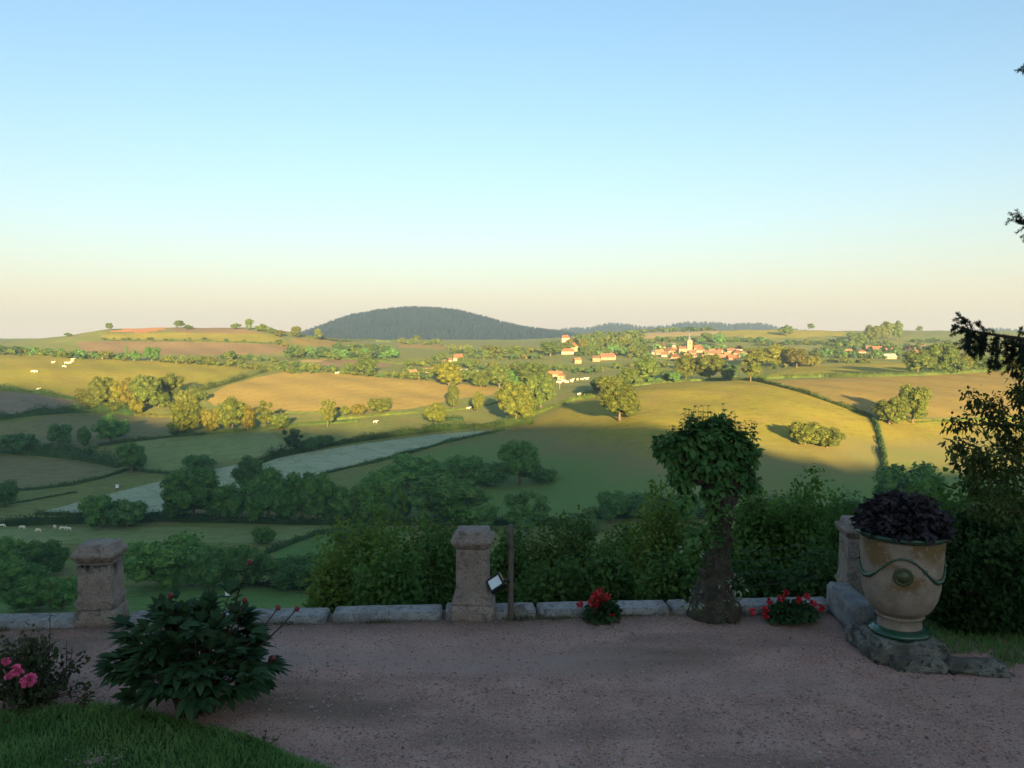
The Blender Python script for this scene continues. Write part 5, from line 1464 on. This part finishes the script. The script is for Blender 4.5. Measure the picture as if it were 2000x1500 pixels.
# ---------------------------------------------------------------- peony
P = on_plane(382, 1394); peo = thing('peony_bush', 'dark leafy peony bush with wine red buds on the lawn edge', 'bush', (P[0], P[1], 0))
BX, BY = P[0], P[1]
g = Geo(); gs = Geo()
ends = []
for i in range(240):
    th = rng.uniform(0, 2*math.pi); ph = math.acos(rng.uniform(.10, 1.0)); lump = 1 + .16*math.sin(3*th+1)*math.sin(4*ph+.6) + .10*math.sin(7*th)*math.sin(6*ph) 
    rr_ = np.array([.50, .40, .62])*lump*rng.choice([1.0, .95, .8, .65])*rng.uniform(.88, 1.06)
    e = np.array([math.cos(th)*math.sin(ph)*rr_[0], math.sin(th)*math.sin(ph)*rr_[1], .16 + math.cos(ph)*rr_[2]])
    b0 = np.array([math.cos(th)*.10*rng.random(), math.sin(th)*.10*rng.random(), 0])
    mid = b0*.4 + e*.6 + np.array([0, 0, .06])
    if i % 2 == 0: gs.tube([b0, mid*[.75,.75,.8], e], [.006,.005,.003], 4)
    out = unit(e - np.array([0,0,.15]))
    for k_ in range(3):
        base_d = unit(out*[1.3,1.3,.5] + rng.normal(size=3)*.45 + [0,0,.05])
        nl = 3
        c = e + base_d*.015
        side = unit(np.cross(base_d, [0,0,1.]))
        D = unit(np.stack([base_d, base_d + side*.75, base_d - side*.75])); 
        g.leaves(np.repeat(c[None], 3, 0), D, np.repeat(unit(np.array([[0,0,1.]])+out*.4), 3, 0), np.array([.145,.125,.125])*rng.uniform(.7,1.25), np.array([.058,.050,.050])*rng.uniform(.9,1.2), .15, .16)
put('leaves', g.mesh('leaves'), M_peony, peo)
BUDS = [(333,1163,.0),(478,1172,0),(543,1187,0),(580,1189,0),(533,1285,.0)]
for i in range(14):
    a = rng.uniform(0, 6.28); gs.tube([(math.cos(a)*.12, math.sin(a)*.1, 0), (math.cos(a)*.2, math.sin(a)*.16, .3)], .006, 4)
for (bx, by, _) in BUDS:
    e = at(bx, by, BY) - np.array([BX, BY, 0]); gs.tube([(e[0]*.55, 0, max(.2, e[2]-.32)), (e[0]*.85, 0, e[2]-.12), (e[0], 0, e[2])], [.006,.005,.004], 4)
put('stems', gs.mesh('stems'), M_rstem, peo)
for (bx, by, _) in BUDS:
    e = at(bx, by, BY) - np.array([BX, BY, 0]); g = Geo(); g.ball(e, (.019,.019,.021), 8, 6, .06); put('bud', g.mesh('bud', True), M_bud, peo)
fx = thing('tall_flower_spike', 'tall dark leaning flower spike with a red bud rising behind the peony', 'flower', (BX+.1, BY+.15, 0))
g = Geo(); e0 = at(448, 1210, BY+.15)-np.array([BX+.1,BY+.15,0]); e1 = at(470,1145,BY+.15)-np.array([BX+.1,BY+.15,0]); e2 = at(488,1098,BY+.15)-np.array([BX+.1,BY+.15,0])
g.tube([(0,0,0),e0,e1,e2], [.007,.007,.006,.004], 5); put('stem', g.mesh('stem'), M_rstem, fx)
g = Geo(); n = 46; t = rng.uniform(0,1,n)[:,None]; Pq = e0*(1-t)+e2*t; d = rdir(n)*[1,1,.4]; g.leaves(Pq, unit(d+[0,0,.5]), rdir(n), .045, .016); put('leaves', g.mesh('leaves'), M_peony, fx)
g = Geo(); g.ball(e2, (.02,.02,.022), 8, 6, .1); put('bud', g.mesh('bud', True), M_bud, fx)

# ---------------------------------------------------------------- rose bush
P = on_plane(45, 1392); RX_, RY_ = P[0]-.05, P[1]+.12
ro = thing('rose_bush', 'rose bush with small dull leaves and pink blooms at the left edge', 'bush', (RX_, RY_, 0))
M_rose = lm('rose_leaves', (.030,.048,.020), (.060,.070,.030), scale=8)
g = Geo(); gs = Geo()
for i in range(85):
    th = rng.uniform(0, 6.28); ph = rng.uniform(0, 1.4); L_ = rng.uniform(.32, .50)
    e = np.array([math.cos(th)*math.sin(ph)*L_*.95, math.sin(th)*math.sin(ph)*L_*.7, math.cos(ph)*L_*1.05 + .03])
    gs.tube([(e[0]*.1,e[1]*.1,0), e*[.6,.6,.55], e], [.005,.004,.002], 4)
    n = 20; t = rng.uniform(.3, 1.05, n)[:, None]; Pq = e*t + rng.normal(size=(n,3))*.025
    g.leaves(Pq, rdir(n), unit(rng.normal(size=(n,3))+[0,-.3,1.2]), .042*rng.uniform(.7,1.3,n), .026, .1, .2)
put('leaves', g.mesh('leaves'), M_rose, ro); put('stems', gs.mesh('stems'), M_rstem, ro)
for (bx, by, r_) in [(57,1327,.042),(50,1331,.034),(30,1308,.036),(38,1311,.026),(12,1291,.026),(16,1322,.022)]:
    e = at(bx, by, RY_-.40) - np.array([RX_,RY_,0]); g = Geo(); flower_head(g, e, r_, 30)
    o = put('rose_bloom', g.mesh('rose_bloom'), M_pinkf, ro)
def weed(px, base, tops, label, leafn=14):
    P = on_plane(px, base); t = thing('tall_weed', label, 'weed', P)
    g = Geo(); gl = Geo()
    for (tx, ty, _) in tops:
        e = at(tx, ty, P[1]) - P; g.tube([(0,0,0), e*.5+[.01,0,0], e], [.005,.004,.0015], 4)
        n = leafn; tt = rng.uniform(.25, 1, n)[:, None]; gl.leaves(e*tt, unit(rdir(n)*[1,1,.3]+[0,0,.3]), rdir(n), .035*rng.uniform(.6,1.4,n), .014)
    put('stem', g.mesh('stem'), M_rstem, t); put('leaves', gl.mesh('leaves'), M_rose, t)
weed(92, 1345, [(98,1135,0),(88,1255,0)], 'thin tall weed stalk rising in front of the left pillar')
weed(125, 1350, [(130,1250,0),(142,1262,0),(118,1270,0)], 'brown seed stalks between rose bush and peony')
weed(60, 1340, [(15,1248,0),(60,1246,0),(35,1250,0)], 'dry seed heads standing above the rose bush')
weed(160, 1395, [(178,1352,0),(172,1340,0),(150,1360,0)], 'small dark stalk plant at the lawn edge left of the peony', 22)
weed(505, 1465, [(545,1440,0),(520,1430,0),(490,1440,0)], 'dry trailing stalks on the gravel right of the peony', 8)

# ---------------------------------------------------------------- lawn
LP = [(-700,1395),(0,1385),(120,1378),(230,1385),(330,1400),(430,1425),(500,1445),(580,1478),(660,1510),(760,1600),(-700,1700)]
lw = [on_plane(*p)[:2] for p in LP]
xs_ = np.linspace(-6.5, 0, 70); ys_ = np.linspace(3.0, 5.6, 60); LX, LY = np.meshgrid(xs_, ys_); 
ins = inside([tuple(p) for p in lw], LX.ravel(), LY.ravel()).reshape(LX.shape)
from math import floor
# distance-softened mound
def lawnz(X, Y): return .035 + .02*np.sin(X*2.1+Y) + .012*np.sin(X*5-Y*3)
def edge_d(X, Y):
    d = np.full(X.shape, 9.); n = len(lw)
    for i in range(n):
        a = lw[i]; b2 = lw[(i+1) % n]; ab = b2-a; t = np.clip(((X-a[0])*ab[0]+(Y-a[1])*ab[1])/(ab@ab), 0, 1)
        d = np.minimum(d, np.hypot(X-a[0]-t*ab[0], Y-a[1]-t*ab[1]))
    return d
sg = inside([tuple(p) for p in lw], LX.ravel(), LY.ravel()).reshape(LX.shape)
ed = edge_d(LX, LY); Zl = np.where(sg, -.03 + (lawnz(LX, LY)+.03)*np.clip(ed/.12+.3, 0, 1), -.03 - ed*.2)
ii, jj = np.meshgrid(np.arange(59), np.arange(69), indexing='ij')
lq = np.stack([ii*70+jj, ii*70+jj+1, (ii+1)*70+jj+1, (ii+1)*70+jj], -1).reshape(-1, 4)
M_lawn = field_mat('lawn_soil', (.035,.070,.022), (.050,.085,.026)); struct('lawn', mesh_from('lawn', np.stack([LX,LY,Zl],-1).reshape(-1,3), [lq], True), M_lawn)
def grass(name, X, Y, Z, hmin, hmax, mat, label, wid=.004):
    n = len(X); P = np.stack([X, Y, Z-.005], 1); h = rng.uniform(hmin, hmax, n); a = rng.uniform(0, 6.28, n)
    side = np.stack([np.cos(a), np.sin(a), 0*a], 1) * wid; lean = rng.normal(size=(n, 3))*.35*[1,1,0]
    m1 = P + (lean*.4 + [0,0,.6])*h[:, None]; tp = P + (lean*1.3 + [0,0,1.])*h[:, None]
    V = np.stack([P-side, P+side, m1+side*.8, m1-side*.8, tp], 1).reshape(-1, 3); o_ = (np.arange(n)*5)[:, None]
    o = put(name, mesh_from(name, V, [o_+np.array([0,1,2,3]), o_+np.array([3,2,4])]), mat); tag(o, label, 'grass', kind='stuff')
M_grass = leaf_mat('grass_blades', (.085,.185,.045), (.15,.27,.08), 3, .35, .6, False, .25)
X = rng.uniform(-5.2, 0, 140000); Y = rng.uniform(3.1, 5.5, 140000)
k_ = inside([tuple(p) for p in lw], X, Y) & (np.abs(X/Y) < .75)
X, Y = X[k_][:70000], Y[k_][:70000]
dd = edge_d(X, Y); zz = -.03 + (lawnz(X, Y)+.03)*np.clip(dd/.12+.3, 0, 1)
cl = .5 + .5*np.sin(X*3.1+np.sin(Y*4))*np.sin(Y*5.3+X*1.7)
k_ = rng.uniform(size=len(X)) < .35 + .65*cl
grass('grass', X[k_], Y[k_], zz[k_] , .015, .017 + (.022 + .05*cl)[k_] * np.clip(dd[k_]/.1+.4, .4, 1), M_grass, 'short uneven lawn grass in the lower left corner')
# grass patch at the right beyond the slabs
X = rng.uniform(3.4, 6.5, 14000); Y = rng.uniform(5.9, 7.2, 14000); k_ = (Y > 5.98 + .05*(X-3.4) + .06*np.sin(X*5)) & ~((X < 3.9) & (Y < 6.3))
grass('grass', X[k_], Y[k_], np.full(k_.sum(), 0.0), .02, .07, M_grass, 'patchy grass at the foot of the dark bushes on the right')

# ---------------------------------------------------------------- shrubs below the terrace and right of it
def shrub_mesh(seed, n=5200, L=.075, W=.045, lobes=26):
    r = np.random.default_rng(seed); g = Geo(); gs = Geo(); C = []; Rr = []
    for i in range(lobes):
        d = r.normal(size=3); d /= np.linalg.norm(d); d[2] = abs(d[2]) - .2
        C.append(np.array([0,0,.42]) + d*r.uniform(.3,1)*np.array([.38,.34,.40])); Rr.append(r.uniform(.10,.2))
    C.append(np.array([0,0,.4])); Rr.append(.34); C = np.array(C); Rr = np.array(Rr)
    return C, Rr
def make_shrub(seed, W_, H_, n, L, Wd, mat, holes=.0, core=True):
    C, Rr = shrub_mesh(seed); r = np.random.default_rng(seed + 500)
    S = np.array([W_, W_*.8, H_]); C = C * S; Rs = Rr[:, None] * S
    wt = Rr**2; k_ = r.choice(len(C), n, p=wt/wt.sum()); d = r.normal(size=(n, 3)); d /= np.linalg.norm(d, axis=1)[:, None]
    P = C[k_] + d * Rs[k_] * r.uniform(.80, 1.20, (n, 1))
    D = unit(d*.8 + r.normal(size=(n,3))*.5 + [0,0,.1]); Nn = unit(d*.7 + [0,0,.8] + r.normal(size=(n,3))*.45)
    g = Geo(); g.leaves2(P, D, Nn, L*r.uniform(.6,1.35,n), Wd*r.uniform(.7,1.3,n), .2)
    # upright leafy shoots break the outline
    m = int(n*.06); a = r.uniform(0, 6.28, m); top = C[r.choice(len(C), m)] + np.stack([np.cos(a)*.1*W_, np.sin(a)*.1*W_, Rs.max()*r.uniform(.5,1.1,m)], 1)
    for j in range(3):
        g.leaves(top + r.normal(size=(m,3))*L*.4 + [0,0,L*j*.5], unit(r.normal(size=(m,3))+[0,0,.6]), unit(r.normal(size=(m,3))+[0,0,1]), L*.9, Wd*.9, .15, .15)
    gc = Geo()
    if core:
        for c, q in zip(C, Rs): gc.ball(c, q*.86, 10, 7, .12)
    gt = Geo()
    for i in range(9):
        e = C[r.integers(len(C))]; gt.tube([(e[0]*.12, e[1]*.12, -.02*H_), e*[.5,.5,.55], e], [.018*W_, .012*W_, .005*W_], 5)
    return g, gc, gt
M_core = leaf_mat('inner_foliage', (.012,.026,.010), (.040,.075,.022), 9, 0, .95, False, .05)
SH = {}
def shrub(px, top, wpx, Y, label, tint=(1,1,1), seed=1, n=6500, L=.075, W=.042, name='shrub', cat='shrub', zb=None):
    u, s_ = ray(px, top); X = u*Y; ztop = CAMZ + s_*Y; zb = float(tz(X, Y)) - .2 if zb is None else zb
    W_ = wpx*Y/F; H_ = (ztop - zb)/.98
    t = thing(name, label, cat, (X, Y, zb), 0)
    g, gc, gt = make_shrub(seed, W_, H_, n, L, W, M_shrub)
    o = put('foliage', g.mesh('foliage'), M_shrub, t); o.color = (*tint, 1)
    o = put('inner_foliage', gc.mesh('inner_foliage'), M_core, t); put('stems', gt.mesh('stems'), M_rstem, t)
B = [(1385,1055,120,11.5,'green shrub seen directly behind the pollarded trunk',(.95,1.1,.9)),
 (780,1022,215,14.5,'large fresh green shrub just left of the middle pillar below the kerb',(1.15,1.2,1)),
 (695,1072,160,13.5,'yellow green shrub spilling left of the large fresh green one',(1.3,1.25,.9)),
 (650,1128,110,11.5,'low green shrub at the left end of the shrub belt by the kerb',(1.1,1.1,.9)),
 (865,1060,150,13.0,'dark green shrub directly behind the middle pillar',(.75,.95,.95)),
 (745,1125,150,10.8,'deep green low shrub against the kerb below the large fresh one',(.8,1,.9)),
 (1000,1082,110,12.5,'dark shrub behind the wooden post',(.7,.85,.85)),
 (1060,1070,140,13.5,'olive green shrub right of the wooden post',(.95,.95,.9)),
 (1130,1050,150,14.5,'grey green shrub mass between post and first geranium',(.85,.9,.95)),
 (1210,1040,150,14.0,'mottled green shrub above the first geranium',(1.0,1.05,.9)),
 (1290,1005,150,13.0,'tall yellow green shrub left of the pollarded tree',(1.35,1.25,.9)),
 (1180,1120,170,10.5,'dark low shrub behind the kerb at the first geranium',(.7,.85,.8)),
 (1300,1115,150,10.0,'deep green shrub touching the pollarded trunk from the left',(.8,.95,.85)),
 (1080,1130,130,10.2,'low dark shrub behind the kerb right of the post',(.65,.8,.8)),
 (1480,1010,130,12.5,'green shrub just right of the pollarded trunk',(.9,1.1,.9)),
 (1590,975,130,13.5,'upright bright green shrub left of the corner pillar',(1.1,1.25,.9)),
 (1545,1000,140,12.5,'rounded green shrub between pollard and corner pillar',(1.0,1.15,.9)),
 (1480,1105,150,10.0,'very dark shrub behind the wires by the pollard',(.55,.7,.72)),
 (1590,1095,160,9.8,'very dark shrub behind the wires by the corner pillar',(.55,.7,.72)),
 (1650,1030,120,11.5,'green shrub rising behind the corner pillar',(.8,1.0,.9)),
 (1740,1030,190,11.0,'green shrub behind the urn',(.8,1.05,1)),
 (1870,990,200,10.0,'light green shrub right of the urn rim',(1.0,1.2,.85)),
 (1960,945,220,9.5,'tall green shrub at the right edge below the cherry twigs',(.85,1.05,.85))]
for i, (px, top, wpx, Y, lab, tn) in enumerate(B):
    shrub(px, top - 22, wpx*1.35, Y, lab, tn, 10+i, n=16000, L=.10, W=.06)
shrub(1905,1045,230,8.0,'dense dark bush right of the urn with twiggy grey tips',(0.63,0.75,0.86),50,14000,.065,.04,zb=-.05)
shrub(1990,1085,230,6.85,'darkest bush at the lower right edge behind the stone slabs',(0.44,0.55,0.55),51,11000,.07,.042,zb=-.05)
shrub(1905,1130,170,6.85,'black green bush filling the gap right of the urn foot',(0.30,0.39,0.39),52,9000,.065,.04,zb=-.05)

# cherry twigs and spruce at the right edge
M_cherry = lm('cherry_leaves', (.045,.075,.022), (.095,.120,.034), scale=5)
CY = 7.6; trunkP = on_plane(2260, 1160)
cp = at(2230, 1150, CY)
chr_ = thing('wild_cherry', 'leafy wild cherry reaching in from the right edge with spread twigs', 'tree', (cp[0], CY, 0))
g = Geo(); g.tube([(0,0,-.1),(.02,0,.8),(-.05,0,1.7),(.05,0,2.6),(0,0,3.4)], [.09,.08,.065,.05,.03], 8, wob=.06); put('trunk', g.mesh('trunk', True), M_gnarl, chr_)
BR = [[(2200,1010),(2040,905),(1960,840),(1920,800),(1892,765)],[(2200,980),(2050,860),(1980,830),(1900,830),(1852,822)],[(2200,1060),(2080,960),(1980,900),(1910,880),(1860,868)],
      [(2200,1080),(2080,990),(1990,950),(1920,930),(1858,888)],[(2200,1000),(2060,900),(1975,860),(1945,800),(1938,780)],[(2200,960),(2080,850),(2010,800),(1985,760)],
      [(2200,1100),(2080,1010),(1990,980),(1930,960),(1880,945)],[(2220,940),(2100,840),(2030,820),(1990,826)],[(2220,900),(2100,770),(2040,720),(1985,735)],[(2200,1040),(2060,950),(1950,905),(1890,900)],
      [(2200,900),(2080,800),(2020,770),(1975,765)],[(2200,1050),(2060,930),(2000,880),(1950,870)],[(2200,1120),(2060,1000),(1960,1000),(1900,990)]]
for bi, br in enumerate(BR):
    dy = rng.uniform(-.4, .4)
    pts = [at(x, y, CY+dy*(i/(len(br)-1))) - np.array([cp[0], CY, 0]) for i, (x, y) in enumerate(br)]
    pts[0] = np.array([0, 0, pts[0][2]])
    ob = put('branch', (lambda gg: (gg.tube(pts, np.linspace(.018,.003,len(pts)), 5), gg.mesh('branch'))[1])(Geo()), M_rstem, chr_)
    g = Geo(); P_ = np.array(pts); n = 330 if bi in (2,3,6,9,11,12) else 230
    n = int(n*1.5); t = rng.uniform(.06, 1, n)**.75 * (len(P_)-1); i0 = np.minimum(t.astype(int), len(P_)-2); f = (t-i0)[:, None]
    off = rng.normal(size=(n,3))*(.035 + .075*(1-t/(len(P_)-1)))[:, None]
    # leaves gather in tufts
    tuft = np.round(t*4.5)/4.5; f = (tuft-i0)[:, None]
    c = P_[i0]*(1-f)+P_[i0+1]*f + off
    g.leaves(c, unit(off*6 + rng.normal(size=(n,3))*.5+[0,0,-.3]), unit(rng.normal(size=(n,3))*.5+[0,0,1]), .062*rng.uniform(.6,1.2,n), .026, .15, .2)
    put('leaves', g.mesh('leaves'), M_cherry, ob)

M_needle = lm('spruce_needles', (.014,.028,.018), (.026,.042,.026), scale=9, trans=.0)
SY = 6.8; sp0 = at(2330, 1150, SY)
spr = thing('spruce', 'dark spruce at the right edge with drooping branch tips entering the picture', 'tree', (sp0[0], SY, 0))
g = Geo(); g.tube([(0,0,-.1),(0,0,3),(0,0,6.2)], [.22,.15,.04], 9, wob=.05); put('trunk', g.mesh('trunk', True), M_gnarl, spr)
def spruce_branch(br, droops, tipn=0, dens=1.0):
    pts = np.array([at(x, y, SY+dy) - np.array([sp0[0], SY, 0]) for x, y, dy in br]); pts[0][:2] = 0
    g = Geo(); g.tube(pts, np.linspace(.028, .005, len(pts)), 6); ob = put('branch', g.mesh('branch'), M_rstem, spr)
    tw = Geo(); nd = Geo()
    def needles(path, n, ln=.028):
        path = np.array(path); t = rng.uniform(0, len(path)-1.001, n); i0 = t.astype(int); f = (t-i0)[:, None]
        c = path[i0]*(1-f)+path[i0+1]*f; T = unit(path[i0+1]-path[i0]); d = unit(T*.9 + rdir(n)*1.0); nd.cards(c + d*ln*.5, d, rdir(n), ln, .005)
    needles(pts[1:], int(900*dens))
    xb = [q[0] for q in br][::-1]; yb = [q[1] for q in br][::-1]
    droops = list(droops)
    for q in range(34):
        x = rng.uniform(2065, 2315); droops.append((x, float(np.interp(x, xb, yb)), rng.uniform(-.3, .3), x + rng.uniform(-25, 10), float(np.interp(x, xb, yb)) + rng.uniform(30, 75)))
    for (x, y, dy, x2, y2) in droops:
        a = at(x, y, SY+dy) - np.array([sp0[0], SY, 0]); b2 = at(x2, y2, SY+dy+rng.uniform(-.08,.08)) - np.array([sp0[0], SY, 0])
        m_ = (a+b2)/2 + np.array([rng.uniform(-.02,.02), 0, .015]); path = [a, m_, b2]
        tw.tube(path, [.004,.003,.0015], 4, False); L_ = np.linalg.norm(b2-a); needles(path, int(1100*L_*dens)+30)
        for q in range(int(L_*16)):
            t = rng.uniform(.1,.95); c = np.array(a)*(1-t)+np.array(b2)*t; e = c + unit(rng.normal(size=3)*[1,1,.4]+[0,0,-.35])*rng.uniform(.04,.10)
            tw.tube([c, e], [.002,.001], 3, False); needles([c, e], int(75*dens))
    put('twigs', tw.mesh('twigs'), M_rstem, ob); put('needles', nd.mesh('needles'), M_needle, ob)
main = [(2330,520,0),(2200,590,0),(2080,650,0),(2000,662,0),(1950,655,0),(1905,648,0),(1880,640,0)]
dr = []
for i in range(34):
    x = rng.uniform(1885, 2110); y = np.interp(x, [1880,1905,1950,2000,2080,2120], [640,648,655,662,650,640]); L_ = rng.uniform(25, 62) * (1.35 if x > 1960 else 1)
    dr.append((x, y, rng.uniform(-.12,.12), x + rng.uniform(-14, 6), y + L_))
dr += [(1945,660,0,1932,728),(1960,665,.02,1940,722),(1915,650,0,1903,702),(1898,648,0,1892,690),(1890,640,0,1870,612),(1895,645,.02,1858,655),(1900,645,0,1882,622),(1925,650,0,1905,630),(1885,645,0,1862,636),(1990,662,0,1995,640)]
spruce_branch(main, dr)
spruce_branch([(2330,300,0),(2150,380,0),(2040,430,0),(2010,440,0),(1985,432,0)], [(2005,440,0,1968,428),(2000,438,0,1972,416),(2010,440,0,1985,412),(2008,442,0,1985,455),(2020,438,0,2000,470)], dens=.5)
spruce_branch([(2330,60,0),(2150,100,0),(2050,130,0),(2020,138,0),(2003,138,0)], [(2010,138,0,1991,136),(2020,138,0,1998,128)], dens=.5)
spruce_branch([(2330,700,0),(2200,720,0),(2100,740,0),(2050,760,0),(2020,770,0)], [(2040,740,0,1998,752),(2050,745,.05,1990,790),(2060,750,0,2010,800)], dens=.8)

for i in range(17):
    zb = rng.uniform(2.0, 6.0); a = rng.uniform(-1.35, 1.35); L_ = (6.6 - zb) * .42 + .4
    p0 = np.array([0, 0, zb]); p1 = np.array([math.cos(a)*L_*.5, math.sin(a)*L_*.5, zb - .05]); p2 = np.array([math.cos(a)*L_, math.sin(a)*L_, zb - .28])
    g = Geo(); g.tube([p0, p1, p2], [.022, .014, .004], 5); ob = put('branch', g.mesh('branch'), M_rstem, spr)
    nd = Geo(); tw = Geo()
    for q in range(26):
        t = rng.uniform(.1, 1); c = p0*(1-t) + p2*t; c[2] += .05*math.sin(math.pi*t); e = c + np.array([rng.uniform(-.16,.16), rng.uniform(-.16,.16), -rng.uniform(.08,.32)])
        tw.tube([c, e], [.004, .0015], 3, False); n = 90; f = rng.uniform(0, 1, n)[:, None]; d = unit(unit(e-c)*.8 + rdir(n)); nd.cards(c*(1-f)+e*f + d*.015, d, rdir(n), .036, .007)
    put('twigs', tw.mesh('twigs'), M_rstem, ob); put('needles', nd.mesh('needles'), M_needle, ob)
g = Geo(); n = 2600; c = rdir(n) * np.array([.85, .6, .95]) * rng.uniform(.5, 1, (n, 1)) + [.55, 0, 2.3]
g.leaves2(c, unit(rdir(n) + [0,0,-.3]), unit(rng.normal(size=(n,3))*.5+[0,0,1]), .065*rng.uniform(.6,1.2,n), .03)
put('crown', g.mesh('crown'), M_cherry, chr_)
